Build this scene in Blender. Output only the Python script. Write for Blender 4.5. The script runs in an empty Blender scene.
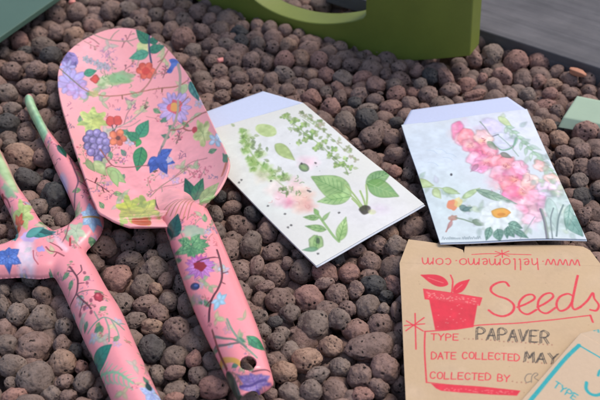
import bpy, bmesh, math, random
import numpy as np
from mathutils import Matrix, Vector

# ------------------------------------------------------------------ camera, sky, sun, exposure
S = 0.01                                    # everything below is written in centimetres
sc = bpy.context.scene
COL = sc.collection
EL = math.radians(41.0)
CAMH = 29.0
CAMY = -CAMH / math.tan(EL)
FPX = 900.0                                 # focal length in pixels of the 600 px wide photograph
cam_d = bpy.data.cameras.new("camera")
cam = bpy.data.objects.new("camera", cam_d)
COL.objects.link(cam)
cam.location = (0, CAMY * S, CAMH * S)
cam.rotation_euler = (math.pi / 2 - EL, 0, 0)
cam_d.sensor_width = 36.0
cam_d.lens = 36.0 * FPX / 600.0
cam_d.clip_start = 0.01
cam_d.clip_end = 50
cam_d.dof.use_dof = True
cam_d.dof.focus_distance = 0.405
cam_d.dof.aperture_fstop = 18.0
sc.camera = cam

SUN_EL, SUN_AZ = math.radians(60), math.radians(62)      # from the right, slightly behind the bed
world = bpy.data.worlds.new("World")
sc.world = world
world.use_nodes = True
wn = world.node_tree.nodes
sky = wn.new("ShaderNodeTexSky")
sky.sky_type = 'NISHITA'
sky.sun_disc = False
sky.sun_elevation = SUN_EL
sky.sun_rotation = SUN_AZ
sky.air_density = 1.0
sky.dust_density = 3.0
wn["Background"].inputs[1].default_value = 0.15
world.node_tree.links.new(sky.outputs[0], wn["Background"].inputs[0])
sun_d = bpy.data.lights.new("sun", 'SUN')
sun_d.energy = 1.15
sun_d.angle = math.radians(24)
sun_d.color = (1.0, 0.94, 0.84)
sun = bpy.data.objects.new("sun", sun_d)
COL.objects.link(sun)
sd = Vector((math.sin(SUN_AZ) * math.cos(SUN_EL), math.cos(SUN_AZ) * math.cos(SUN_EL), math.sin(SUN_EL)))
sun.rotation_euler = sd.to_track_quat('Z', 'Y').to_euler()
sc.view_settings.view_transform = 'Standard'
sc.view_settings.look = 'None'
sc.view_settings.gamma = 1
sc.view_settings.exposure = 0.30

random.seed(7)
RNG = np.random.default_rng(7)

# ------------------------------------------------------------------ helpers
_c, _s = math.cos(EL), math.sin(EL)


def ray(px, py):
    a = (np.asarray(px, float) - 300) / FPX
    b = -(np.asarray(py, float) - 200) / FPX
    return a, _c + b * _s, -_s + b * _c


def at(px, py, z=0.0):
    """point of the height z (cm) that the photograph shows at px, py"""
    dx, dy, dz = ray(px, py)
    t = (z - CAMH) / dz
    return np.stack([dx * t, CAMY + dy * t, np.zeros_like(dx * t) + z], -1)


def px_of(P):
    P = np.asarray(P, float)
    y = P[..., 1] - CAMY
    z = P[..., 2] - CAMH
    d = y * _c - z * _s
    return 300 + FPX * P[..., 0] / d, 200 - FPX * (y * _s + z * _c) / d, d


def lin(c):
    c = np.asarray(c, float)
    return np.where(c <= 0.04045, c / 12.92, ((np.clip(c, 0, 1) + 0.055) / 1.055) ** 2.4)


def rgb(r, g, b):
    return tuple(lin(np.array([r, g, b]) / 255.0)) + (1.0,)


def link(o, parent=None):
    COL.objects.link(o)
    if parent is not None:
        o.parent = parent
    return o


def tag(o, label=None, cat=None, group=None, kind=None):
    for k, v in (("label", label), ("category", cat), ("group", group), ("kind", kind)):
        if v:
            o[k] = v
    return o


def thing(name, base, label, cat, group=None):
    o = bpy.data.objects.new(name, None)
    o.empty_display_size = 0.01
    o.location = np.asarray(base) * S
    link(o)
    return tag(o, label, cat, group)


def mesh_obj(name, V, F, mat, parent=None, base=(0, 0, 0), smooth=True, col=None, extra=None):
    """V in world cm; stored relative to base"""
    V = (np.asarray(V, float) - np.asarray(base)) * S
    me = bpy.data.meshes.new(name)
    F = np.asarray(F)
    n, k = F.shape
    me.vertices.add(len(V))
    me.vertices.foreach_set("co", V.astype(np.float32).ravel())
    me.loops.add(n * k)
    me.loops.foreach_set("vertex_index", F.astype(np.int32).ravel())
    me.polygons.add(n)
    me.polygons.foreach_set("loop_start", np.arange(0, n * k, k, dtype=np.int32))
    me.polygons.foreach_set("loop_total", np.full(n, k, dtype=np.int32))
    me.update(calc_edges=True)
    if smooth:
        me.polygons.foreach_set("use_smooth", np.ones(n, dtype=bool))
    if col is not None:
        a = me.color_attributes.new("paint", 'FLOAT_COLOR', 'POINT')
        c4 = np.ones((len(V), 4), np.float32)
        c4[:, :3] = col
        a.data.foreach_set("color", c4.ravel())
    if extra is not None:
        a = me.attributes.new("pit", 'FLOAT', 'POINT')
        a.data.foreach_set("value", np.asarray(extra, np.float32))
    me.materials.append(mat)
    o = bpy.data.objects.new(name, me)
    return link(o, parent)


def bm_obj(name, bm, mat, parent=None, base=(0, 0, 0), smooth=False):
    for v in bm.verts:
        v.co = (v.co - Vector(base)) * S
    me = bpy.data.meshes.new(name)
    bmesh.ops.recalc_face_normals(bm, faces=bm.faces)
    bm.to_mesh(me)
    bm.free()
    if smooth:
        for p in me.polygons:
            p.use_smooth = True
    me.materials.append(mat)
    return link(bpy.data.objects.new(name, me), parent)


def grid_faces(n, m, flip=False):
    i = np.arange(n - 1)[:, None] * m + np.arange(m - 1)[None, :]
    i = i.ravel()
    q = np.stack([i, i + 1, i + m + 1, i + m], 1)
    return q[:, ::-1] if flip else q


def solidify(o, t, offset=-1.0):
    m = o.modifiers.new("thickness", 'SOLIDIFY')
    m.thickness = t * S
    m.offset = offset
    m.use_even_offset = False
    return o


def interp_chain(pts):
    pts = np.asarray(pts, float)
    o = np.argsort(pts[:, 0])
    x, y = pts[o, 0], pts[o, 1]
    return lambda q: np.interp(q, x, y)


def smooth_poly(P, n=6, closed=False):
    """Catmull-Rom through the points"""
    P = np.asarray(P, float)
    if len(P) < 3:
        return P
    Q = np.vstack([P[-1:], P, P[:2]]) if closed else np.vstack([2 * P[0] - P[1], P, 2 * P[-1] - P[-2]])
    out = []
    t = np.linspace(0, 1, n, endpoint=False)[:, None]
    for i in range(1, len(Q) - 2):
        a, b, c, d = Q[i - 1], Q[i], Q[i + 1], Q[i + 2]
        out.append(0.5 * (2 * b + (c - a) * t + (2 * a - 5 * b + 4 * c - d) * t ** 2 + (3 * b - a - 3 * c + d) * t ** 3))
    r = np.vstack(out)
    return r if closed else np.vstack([r, P[-1:]])


# value noise on numpy arrays (used for pebble shapes and paint)
_LAT = RNG.random((32, 32, 32))


def vnoise(P):
    P = np.asarray(P, float)
    i = np.floor(P).astype(int)
    f = P - i
    f = f * f * (3 - 2 * f)
    r = 0
    for dx in (0, 1):
        for dy in (0, 1):
            for dz in (0, 1):
                w = (f[..., 0] if dx else 1 - f[..., 0]) * (f[..., 1] if dy else 1 - f[..., 1]) * (f[..., 2] if dz else 1 - f[..., 2])
                r = r + w * _LAT[(i[..., 0] + dx) % 32, (i[..., 1] + dy) % 32, (i[..., 2] + dz) % 32]
    return r * 2 - 1


# ------------------------------------------------------------------ materials
def nt(name):
    m = bpy.data.materials.new(name)
    m.use_nodes = True
    t = m.node_tree
    return m, t, t.nodes["Principled BSDF"]


def node(t, kind, **kw):
    n = t.nodes.new(kind)
    for k, v in kw.items():
        setattr(n, k, v)
    return n


def ramp(t, pairs):
    n = t.nodes.new("ShaderNodeValToRGB")
    e = n.color_ramp.elements
    while len(e) < len(pairs):
        e.new(0.5)
    for x, (p, c) in zip(e, pairs):
        x.position = p
        x.color = c
    return n


def add_bump(t, b, fac_socket, strength, dist, prev=None):
    n = node(t, "ShaderNodeBump")
    n.inputs["Strength"].default_value = strength
    n.inputs["Distance"].default_value = dist
    t.links.new(fac_socket, n.inputs["Height"])
    if prev is not None:
        t.links.new(prev.outputs[0], n.inputs["Normal"])
    t.links.new(n.outputs[0], b.inputs["Normal"])
    return n


def noise_tex(t, scale, detail=4, rough=0.6, coord=None):
    n = node(t, "ShaderNodeTexNoise")
    n.inputs["Scale"].default_value = scale
    n.inputs["Detail"].default_value = detail
    n.inputs["Roughness"].default_value = rough
    if coord is not None:
        t.links.new(coord, n.inputs["Vector"])
    return n


def pebble_mat(name, c1, c2, c3, pit, dark_spots=0.0):
    m, t, b = nt(name)
    L = t.links
    tc = node(t, "ShaderNodeTexCoord")
    geo = node(t, "ShaderNodeNewGeometry")
    oi = node(t, "ShaderNodeObjectInfo")
    add = node(t, "ShaderNodeMath", operation='ADD')
    L.new(geo.outputs["Random Per Island"], add.inputs[0])
    L.new(oi.outputs["Random"], add.inputs[1])
    fr = node(t, "ShaderNodeMath", operation='FRACT')
    L.new(add.outputs[0], fr.inputs[0])
    cr = ramp(t, [(0.0, c1), (0.5, c2), (1.0, c3)])
    L.new(fr.outputs[0], cr.inputs[0])
    # dusty patches
    pos = geo.outputs["Position"]
    n1 = noise_tex(t, 170, 5, 0.65, pos)
    mx = node(t, "ShaderNodeMix", data_type='RGBA', blend_type='MULTIPLY')
    mx.inputs[0].default_value = 1.0
    r1 = ramp(t, [(0.3, (0.66, 0.63, 0.62, 1)), (0.55, (1.0, 1.0, 1.0, 1)), (0.75, (1.3, 1.26, 1.22, 1))])
    L.new(n1.outputs[0], r1.inputs[0])
    L.new(cr.outputs[0], mx.inputs[6])
    L.new(r1.outputs[0], mx.inputs[7])
    # fine dark grains of the burnt shell
    n2 = noise_tex(t, 900, 3, 0.7, pos)
    r2 = ramp(t, [(0.36, (0.45, 0.43, 0.42, 1)), (0.46, (1, 1, 1, 1)), (0.68, (1, 1, 1, 1)), (0.78, (1.5, 1.45, 1.4, 1))])
    L.new(n2.outputs[0], r2.inputs[0])
    mx2 = node(t, "ShaderNodeMix", data_type='RGBA', blend_type='MULTIPLY')
    mx2.inputs[0].default_value = 0.8
    L.new(mx.outputs[2], mx2.inputs[6])
    L.new(r2.outputs[0], mx2.inputs[7])
    # open pores show the black core of fired clay
    at_ = node(t, "ShaderNodeAttribute", attribute_name="pit")
    vo = node(t, "ShaderNodeTexVoronoi")
    vo.inputs["Scale"].default_value = 420
    wob = noise_tex(t, 600, 2, 0.5, pos)
    vm = node(t, "ShaderNodeVectorMath", operation='MULTIPLY_ADD')
    L.new(wob.outputs["Color"], vm.inputs[0])
    vm.inputs[1].default_value = (0.0013, 0.0013, 0.0013)
    L.new(pos, vm.inputs[2])
    L.new(vm.outputs[0], vo.inputs["Vector"])
    sep = node(t, "ShaderNodeSeparateColor")
    L.new(vo.outputs["Color"], sep.inputs[0])
    rad = node(t, "ShaderNodeMapRange")          # only some cells carry a pore, each of its own size
    L.new(sep.outputs[0], rad.inputs[0])
    rad.inputs[1].default_value, rad.inputs[2].default_value = 0.58, 1.0
    rad.inputs[3].default_value, rad.inputs[4].default_value = 0.0, 0.30
    dif = node(t, "ShaderNodeMath", operation='SUBTRACT')
    L.new(rad.outputs[0], dif.inputs[0])
    L.new(vo.outputs["Distance"], dif.inputs[1])
    por = node(t, "ShaderNodeMapRange", interpolation_type='SMOOTHSTEP')
    L.new(dif.outputs[0], por.inputs[0])
    por.inputs[1].default_value, por.inputs[2].default_value = -0.05, 0.06
    mxp = node(t, "ShaderNodeMath", operation='MAXIMUM')
    L.new(por.outputs[0], mxp.inputs[0])
    L.new(at_.outputs["Fac"], mxp.inputs[1])
    mx3 = node(t, "ShaderNodeMix", data_type='RGBA')
    L.new(mxp.outputs[0], mx3.inputs[0])
    L.new(mx2.outputs[2], mx3.inputs[6])
    mx3.inputs[7].default_value = pit
    L.new(mx3.outputs[2], b.inputs["Base Color"])
    b.inputs["Roughness"].default_value = 0.88
    b.inputs["Specular IOR Level"].default_value = 0.25
    bp0 = node(t, "ShaderNodeBump", invert=True)
    bp0.inputs["Strength"].default_value = 0.8
    bp0.inputs["Distance"].default_value = 0.0009
    L.new(por.outputs[0], bp0.inputs["Height"])
    bp = add_bump(t, b, n2.outputs[0], 0.55, 0.0006, bp0)
    n3 = noise_tex(t, 380, 4, 0.6, pos)
    add_bump(t, b, n3.outputs[0], 0.5, 0.0012, bp)
    return m


K = 1.0
PM = {
    'b': pebble_mat("clay_brown", rgb(137, 114, 103), rgb(147, 122, 111), rgb(127, 106, 97), rgb(44, 36, 33)),
    'g': pebble_mat("clay_grey", rgb(131, 114, 104), rgb(141, 124, 113), rgb(123, 107, 97), rgb(43, 37, 34)),
    'r': pebble_mat("clay_red", rgb(155, 120, 109), rgb(162, 124, 111), rgb(149, 121, 110), rgb(48, 36, 33)),
    't': pebble_mat("clay_tan", rgb(164, 135, 114), rgb(168, 136, 116), rgb(155, 130, 113), rgb(48, 38, 34)),
    'd': pebble_mat("clay_charcoal", rgb(86, 82, 79), rgb(97, 91, 87), rgb(80, 79, 77), rgb(28, 28, 28)),
}
PM['x'] = pebble_mat("clay_bed", rgb(127, 109, 99), rgb(141, 117, 107), rgb(150, 122, 110), rgb(43, 36, 33))


def paint_mat(name, rough=0.4, spec=0.5, bump_scale=None, bump=0.1, coat=0.0, fibre=None):
    m, t, b = nt(name)
    a = node(t, "ShaderNodeVertexColor", layer_name="paint")
    src = a.outputs[0]
    tc = node(t, "ShaderNodeTexCoord")
    if fibre:
        n = noise_tex(t, fibre, 6, 0.7, tc.outputs["Object"])
        r = ramp(t, [(0.3, (0.965, 0.96, 0.955, 1)), (0.7, (1.02, 1.02, 1.02, 1))])
        t.links.new(n.outputs[0], r.inputs[0])
        mx = node(t, "ShaderNodeMix", data_type='RGBA', blend_type='MULTIPLY')
        mx.inputs[0].default_value = 1.0
        t.links.new(src, mx.inputs[6])
        t.links.new(r.outputs[0], mx.inputs[7])
        src = mx.outputs[2]
    t.links.new(src, b.inputs["Base Color"])
    b.inputs["Roughness"].default_value = rough
    b.inputs["Specular IOR Level"].default_value = spec
    b.inputs["Coat Weight"].default_value = coat
    b.inputs["Coat Roughness"].default_value = 0.2
    if bump_scale:
        n = noise_tex(t, bump_scale, 5, 0.65, tc.outputs["Object"])
        add_bump(t, b, n.outputs[0], bump, 0.0006)
    return m


M_TOOL = paint_mat("printed_enamel", 0.31, 0.5, 90, 0.08, 0.25, 500)
M_PAPER = paint_mat("printed_paper", 0.6, 0.3, 260, 0.08, 0.0, 700)
M_KRAFT = paint_mat("kraft_paper", 0.8, 0.25, 500, 0.2, 0.0, 650)


def plain_mat(name, c, rough=0.5, var=0.12, scale=40, bump=0.1, bscale=200, spec=0.4):
    m, t, b = nt(name)
    tc = node(t, "ShaderNodeTexCoord")
    n = noise_tex(t, scale, 6, 0.65, tc.outputs["Object"])
    lo = tuple(x * (1 - var) for x in c[:3]) + (1,)
    hi = tuple(min(1, x * (1 + var)) for x in c[:3]) + (1,)
    r = ramp(t, [(0.3, lo), (0.7, hi)])
    t.links.new(n.outputs[0], r.inputs[0])
    t.links.new(r.outputs[0], b.inputs["Base Color"])
    b.inputs["Roughness"].default_value = rough
    b.inputs["Specular IOR Level"].default_value = spec
    n2 = noise_tex(t, bscale, 5, 0.6, tc.outputs["Object"])
    add_bump(t, b, n2.outputs[0], bump, 0.0006)
    return m


M_OLIVE = plain_mat("olive_paint", rgb(112, 121, 46), 0.5, 0.15, 22, 0.1, 300)
M_SAGE = plain_mat("dark_sage_paint", rgb(76, 102, 88), 0.55, 0.06, 30, 0.1, 300)
M_CARD = plain_mat("pale_green_paper", rgb(164, 184, 158), 0.75, 0.04, 60, 0.1, 500)
M_SOIL = plain_mat("dark_soil", rgb(48, 40, 36), 0.95, 0.3, 90, 0.5, 300)
M_HOLE = plain_mat("dark_steel", rgb(40, 46, 44), 0.6, 0.1)
M_CHIP_P = plain_mat("pink_chip", rgb(236, 150, 140), 0.6, 0.1, 300)
M_CHIP_O = plain_mat("terracotta_chip", rgb(190, 132, 104), 0.8, 0.15, 300, 0.3)


def wood_mat():
    m, t, b = nt("weathered_wood")
    tc = node(t, "ShaderNodeTexCoord")
    mp = node(t, "ShaderNodeMapping")
    mp.inputs["Scale"].default_value = (6, 90, 90)
    t.links.new(tc.outputs["Object"], mp.inputs["Vector"])
    n = noise_tex(t, 1.6, 8, 0.7, mp.outputs[0])
    n.inputs["Distortion"].default_value = 0.6
    r = ramp(t, [(0.25, rgb(74, 72, 74)), (0.5, rgb(94, 91, 93)), (0.75, rgb(108, 104, 104))])
    t.links.new(n.outputs[0], r.inputs[0])
    n2 = noise_tex(t, 30, 4, 0.6, tc.outputs["Object"])
    r2 = ramp(t, [(0.35, (0.75, 0.75, 0.76, 1)), (0.65, (1.1, 1.1, 1.1, 1))])
    t.links.new(n2.outputs[0], r2.inputs[0])
    mx = node(t, "ShaderNodeMix", data_type='RGBA', blend_type='MULTIPLY')
    mx.inputs[0].default_value = 1
    t.links.new(r.outputs[0], mx.inputs[6])
    t.links.new(r2.outputs[0], mx.inputs[7])
    t.links.new(mx.outputs[2], b.inputs["Base Color"])
    b.inputs["Roughness"].default_value = 0.85
    add_bump(t, b, n.outputs[0], 0.6, 0.0012)
    return m


M_WOOD = wood_mat()

# ------------------------------------------------------------------ painter: print on the surfaces themselves
class Canvas:
    """colour raster over the plan (x, y in cm) of one object; zf gives the object's surface height there"""

    def __init__(self, x0, x1, y0, y1, base, zf, res=50):
        self.x0, self.y0, self.res, self.zf = x0, y0, res, zf
        self.W = int((x1 - x0) * res) + 2
        self.H = int((y1 - y0) * res) + 2
        self.a = np.empty((self.H, self.W, 3))
        self.a[:] = np.array(base) / 255.0
        self.ph = RNG.random(3) * 50
        self.ink, self.bleed = 1.0, 1.0
        yy, xx = np.mgrid[0:self.H, 0:self.W]
        P = np.stack([xx / res, yy / res, np.zeros_like(xx, float)], -1) + self.ph
        self.n1 = vnoise(P * 2.2) * 0.6 + vnoise(P * 6) * 0.4
        self.n2 = vnoise(P * 14 + 9)

    def uv(self, pts):
        """photo points -> plan points on this object's surface"""
        p = np.asarray(pts, float).reshape(-1, 2)
        z = np.full(len(p), 1.2)
        for _ in range(8):
            q = at(p[:, 0], p[:, 1], 0)
            dx, dy, dz = ray(p[:, 0], p[:, 1])
            t = (z - CAMH) / dz
            x, y = dx * t, CAMY + dy * t
            z = 0.5 * z + 0.5 * self.zf(x, y)
        return np.stack([x, y], -1)

    def scale(self, p):
        p = np.asarray(p, float)
        q = self.uv([p, p + [1, 0]])
        return np.linalg.norm(q[1] - q[0])

    def _win(self, Q, pad):
        lo = ((Q.min(0) - pad - [self.x0, self.y0]) * self.res).astype(int)
        hi = ((Q.max(0) + pad - [self.x0, self.y0]) * self.res).astype(int) + 2
        lo = np.maximum(lo, 0)
        hi = np.minimum(hi, [self.W, self.H])
        if (hi <= lo).any():
            return None
        yy, xx = np.mgrid[lo[1]:hi[1], lo[0]:hi[0]]
        return lo, hi, xx / self.res + self.x0, yy / self.res + self.y0

    def _mix(self, lo, hi, alpha, col):
        w = self.a[lo[1]:hi[1], lo[0]:hi[0]]
        w += (np.asarray(col) / 255.0 - w) * (alpha * self.ink)[..., None]

    def poly(self, pts, col, alpha=1.0, soft=0.4, smooth=True, tone=0.12, col2=None, edge=0.0, raw=False):
        Q = np.asarray(pts, float) if raw else self.uv(pts)
        k = 1 / 20.0
        if smooth:
            Q = smooth_poly(Q, 5, True)
        sf = max(soft * k * self.bleed, 0.6 / self.res)
        w = self._win(Q, sf * 2)
        if w is None:
            return
        lo, hi, X, Y = w
        ins = np.zeros(X.shape, bool)
        dm = np.full(X.shape, 1e9)
        for i in range(len(Q)):
            a, b2 = Q[i - 1], Q[i]
            c = (a[1] > Y) != (b2[1] > Y)
            with np.errstate(divide='ignore', invalid='ignore'):
                ins ^= c & (X < (b2[0] - a[0]) * (Y - a[1]) / (b2[1] - a[1] + 1e-12) + a[0])
            d = b2 - a
            t = np.clip(((X - a[0]) * d[0] + (Y - a[1]) * d[1]) / (d @ d + 1e-12), 0, 1)
            dm = np.minimum(dm, (X - a[0] - t * d[0]) ** 2 + (Y - a[1] - t * d[1]) ** 2)
        sdd = np.sqrt(dm) * np.where(ins, 1, -1)
        al = np.clip(0.5 + sdd / (2 * sf), 0, 1) * alpha
        n = self.n1[lo[1]:hi[1], lo[0]:hi[0]]
        c = np.asarray(col, float)
        if col2 is not None:
            f = np.clip(0.5 + n * 1.1, 0, 1)[..., None]
            c = c * (1 - f) + np.asarray(col2, float) * f
        c = c * (1 + tone * n[..., None])
        if edge:
            c = c * (1 - edge * np.exp(-(np.maximum(sdd, 0) / (1.2 * k)) ** 2))[..., None]
        self._mix(lo, hi, al, np.clip(c, 0, 255))

    def stroke(self, pts, w, col, alpha=1.0, smooth=True, taper=0.0, soft=0.5, rough=0.0):
        Q = self.uv(pts)
        if smooth and len(Q) > 2:
            Q = smooth_poly(Q, 6)
        k = self.scale(np.asarray(pts, float).reshape(-1, 2)[0])
        hw = w * k * 0.5
        aa = max(soft * k * self.bleed, 0.5 / self.res)
        wdw = self._win(Q, hw + aa * 2)
        if wdw is None:
            return
        lo, hi, X, Y = wdw
        al = np.zeros(X.shape)
        n = len(Q) - 1
        for i in range(n):
            a, b2 = Q[i], Q[i + 1]
            d = b2 - a
            t = np.clip(((X - a[0]) * d[0] + (Y - a[1]) * d[1]) / (d @ d + 1e-12), 0, 1)
            r = np.sqrt((X - a[0] - t * d[0]) ** 2 + (Y - a[1] - t * d[1]) ** 2)
            h = hw * (1 - taper * (i + t) / n)
            al = np.maximum(al, np.clip(0.5 + (h - r) / aa, 0, 1))
        if rough:
            al = al * np.clip(1 - rough * (self.n2[lo[1]:hi[1], lo[0]:hi[0]] > 0.25), 0, 1)
        self._mix(lo, hi, al * alpha, col)

    # --- motifs in photo pixels
    def ell(self, cx, cy, rx, ry, col, rot=0, wob=0.0, n=14, **kw):
        th = np.linspace(0, 2 * np.pi, n, endpoint=False)
        r = 1 + wob * np.array([random.uniform(-1, 1) for _ in th])
        x, y = rx * r * np.cos(th), ry * r * np.sin(th)
        c, s = math.cos(math.radians(rot)), math.sin(math.radians(rot))
        self.poly(np.stack([cx + x * c - y * s, cy + x * s + y * c], 1), col, **kw)

    def leaf(self, x0, y0, x1, y1, w, col, vein=None, col2=None, alpha=1.0, soft=0.4, edge=0.15, side=3):
        a, b2 = np.array([x0, y0], float), np.array([x1, y1], float)
        d = b2 - a
        nrm = np.array([-d[1], d[0]]) / (np.linalg.norm(d) + 1e-9)
        ts = [0, .12, .3, .5, .7, .88, 1.0]
        ws = [0, .34, .5, .48, .33, .14, 0]
        L = [a + d * t + nrm * w * q for t, q in zip(ts[:-1], ws)]
        R = [a + d * t - nrm * w * q for t, q in zip(ts[1:-1], ws[1:])]
        self.poly(L + [b2] + R[::-1], col, alpha, soft, col2=col2, edge=edge)
        if vein is not None:
            self.stroke([a, a + d * .5, a + d * .95], 1.0, vein, 0.8 * alpha, taper=0.6)
            for i in range(side):
                t = .22 + .5 * i / max(side - 1, 1)
                for sg in (1, -1):
                    p = a + d * t
                    self.stroke([p, p + d * .13 + nrm * sg * .72 * w * float(np.interp(t + .13, ts, ws))], 0.7, vein, 0.6 * alpha, smooth=False)

    def lobed(self, cx, cy, rx, ry, col, col2=None, lobes=6, alpha=1.0, soft=0.6, rot=0, depth=0.25):
        n = lobes * 6
        th = np.linspace(0, 2 * np.pi, n, endpoint=False)
        r = 1 + depth * np.sin(th * lobes + rot) + 0.1 * np.array([random.uniform(-1, 1) for _ in th])
        self.poly(np.stack([cx + rx * r * np.cos(th), cy + ry * r * np.sin(th)], 1), col, alpha, soft, col2=col2, tone=0.2)
        for i in range(lobes):
            a = 2 * np.pi * i / lobes + rot
            self.stroke([(cx, cy), (cx + rx * .8 * math.cos(a), cy + ry * .8 * math.sin(a))], 0.7,
                        tuple(np.asarray(col) * .75), 0.5 * alpha)
        for i in range(lobes * 2):
            a, q = random.uniform(0, 6.28), random.uniform(.2, .8)
            self.ell(cx + rx * q * math.cos(a), cy + ry * q * math.sin(a), 1.6, 1.2, col2 or col, alpha=0.6 * alpha)

    def flower(self, cx, cy, r, n, col, col2=None, ctr=None, cr=2.5, sq=0.8, rot=0.0, w=0.75, alpha=1.0, vein=None, fill=0.75, soft=0.4):
        for i in range(n):
            a = rot + 2 * math.pi * i / n + random.uniform(-.12, .12)
            rr = r * random.uniform(.85, 1.08)
            x1, y1 = cx + rr * math.cos(a), cy + rr * sq * math.sin(a)
            mx_, my_ = cx + rr * .62 * math.cos(a), cy + rr * .62 * sq * math.sin(a)
            self.ell(mx_, my_, rr * .46, rr * w * .42, col, rot=math.degrees(math.atan2(y1 - cy, x1 - cx)), wob=.06,
                     alpha=alpha, col2=col2, edge=0.18, soft=soft)
            if vein is not None:
                self.stroke([(cx, cy), (x1 * .9 + cx * .1, y1 * .9 + cy * .1)], 0.7, vein, .55 * alpha)
        if ctr is not None:
            self.ell(cx, cy, cr, cr * sq, ctr, wob=.12, alpha=alpha)

    def marks(self, x0, y0, x1, y1, n, col, ln=4, w=0.8):
        for _ in range(n):
            x, y = random.uniform(x0, x1), random.uniform(y0, y1)
            a = random.uniform(0, 6.28)
            self.stroke([(x, y), (x + ln * .5 * math.cos(a) + .6, y + ln * .5 * math.sin(a)), (x + ln * math.cos(a + .5), y + ln * math.sin(a + .5))],
                        w, col, 0.75)

    def specks(self, n, col, r=0.35):
        for _ in range(n):
            x, y = random.uniform(0, self.W), random.uniform(0, self.H)
            q = np.array([x / self.res + self.x0, y / self.res + self.y0])
            th = np.linspace(0, 6.28, 6, endpoint=False)
            rr = r * random.uniform(.5, 1.2) / 20
            self.poly(q + rr * np.stack([np.cos(th), np.sin(th)], 1), col, 0.8, raw=True)

    def sample(self, x, y):
        fx = np.clip((np.asarray(x) - self.x0) * self.res, 0, self.W - 1.001)
        fy = np.clip((np.asarray(y) - self.y0) * self.res, 0, self.H - 1.001)
        i, j = fx.astype(int), fy.astype(int)
        u, v = (fx - i)[:, None], (fy - j)[:, None]
        A = self.a
        c = A[j, i] * (1 - u) * (1 - v) + A[j, i + 1] * u * (1 - v) + A[j + 1, i] * (1 - u) * v + A[j + 1, i + 1] * u * v
        return lin(c)


# stroke letters, unit box, y up
FONT = {
    'T': [[(0, 1), (1, 1)], [(.5, 1), (.5, 0)]],
    'Y': [[(0, 1), (.5, .5)], [(1, 1), (.5, .5), (.45, 0)]],
    'P': [[(.05, 0), (.05, 1), (.7, .98), (.95, .76), (.7, .52), (.05, .48)]],
    'E': [[(.95, 1), (.05, 1), (.05, 0), (.95, 0)], [(.05, .52), (.75, .52)]],
    'D': [[(.05, 0), (.05, 1), (.55, .98), (.95, .7), (.95, .3), (.55, .02), (.05, 0)]],
    'A': [[(0, 0), (.5, 1), (1, 0)], [(.2, .38), (.8, .38)]],
    'C': [[(.95, .82), (.6, 1), (.2, .88), (.05, .5), (.2, .12), (.6, 0), (.95, .18)]],
    'O': [[(.5, 1), (.15, .85), (.02, .5), (.15, .15), (.5, 0), (.85, .15), (.98, .5), (.85, .85), (.5, 1)]],
    'L': [[(.08, 1), (.05, 0), (.9, .02)]],
    'B': [[(.05, 0), (.05, 1), (.6, .97), (.82, .77), (.6, .55), (.05, .52)], [(.6, .55), (.95, .28), (.65, .02), (.05, 0)]],
    'V': [[(0, 1), (.5, 0), (1, 1)]],
    'R': [[(.05, 0), (.05, 1), (.65, .98), (.92, .77), (.65, .52), (.05, .48)], [(.45, .5), (.95, 0)]],
    'M': [[(0, 0), (.1, 1), (.5, .35), (.9, 1), (1, 0)]],
}
SMOOTH = set("PDCOBR")


def write(cv, text, p0, p1, h, col, w=1.2, gap=0.28, up=None, space=0.7, alpha=1.0, double=False, jitter=0.04, rough=0.0):
    """hand lettering from p0 to p1 (photo px, baseline), cap height h px"""
    p0, p1 = np.array(p0, float), np.array(p1, float)
    n = sum(space if c == ' ' else 1 for c in text)
    g = gap
    unit = 1.0 / (n + g * (len(text) - 1))
    d = p1 - p0
    up = np.array([d[1], -d[0]]) / np.linalg.norm(d) if up is None else np.asarray(up, float)
    x = 0
    for ch in text:
        if ch == ' ':
            x += (space + g) * unit
            continue
        jx, jy = random.uniform(-jitter, jitter), random.uniform(-jitter, jitter)
        for st in FONT[ch]:
            pts = [p0 + d * (x + (q[0] + jx) * unit) + up * h * (q[1] + jy) for q in st]
            sm = ch in SMOOTH and len(st) > 3
            if double:
                for o in ((-.8, .3), (.8, -.3)):
                    cv.stroke([p + np.array(o) for p in pts], w, col, alpha, smooth=sm, rough=rough)
            else:
                cv.stroke(pts, w, col, alpha, smooth=sm, rough=rough)
        x += (1 + g) * unit


# ------------------------------------------------------------------ ground and pebbles
bm = bmesh.new()
bmesh.ops.create_grid(bm, x_segments=2, y_segments=2, size=300)
for v in bm.verts:
    v.co.z = -3.2
ground = bm_obj("ground", bm, M_SOIL)
tag(ground, kind="structure")

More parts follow.
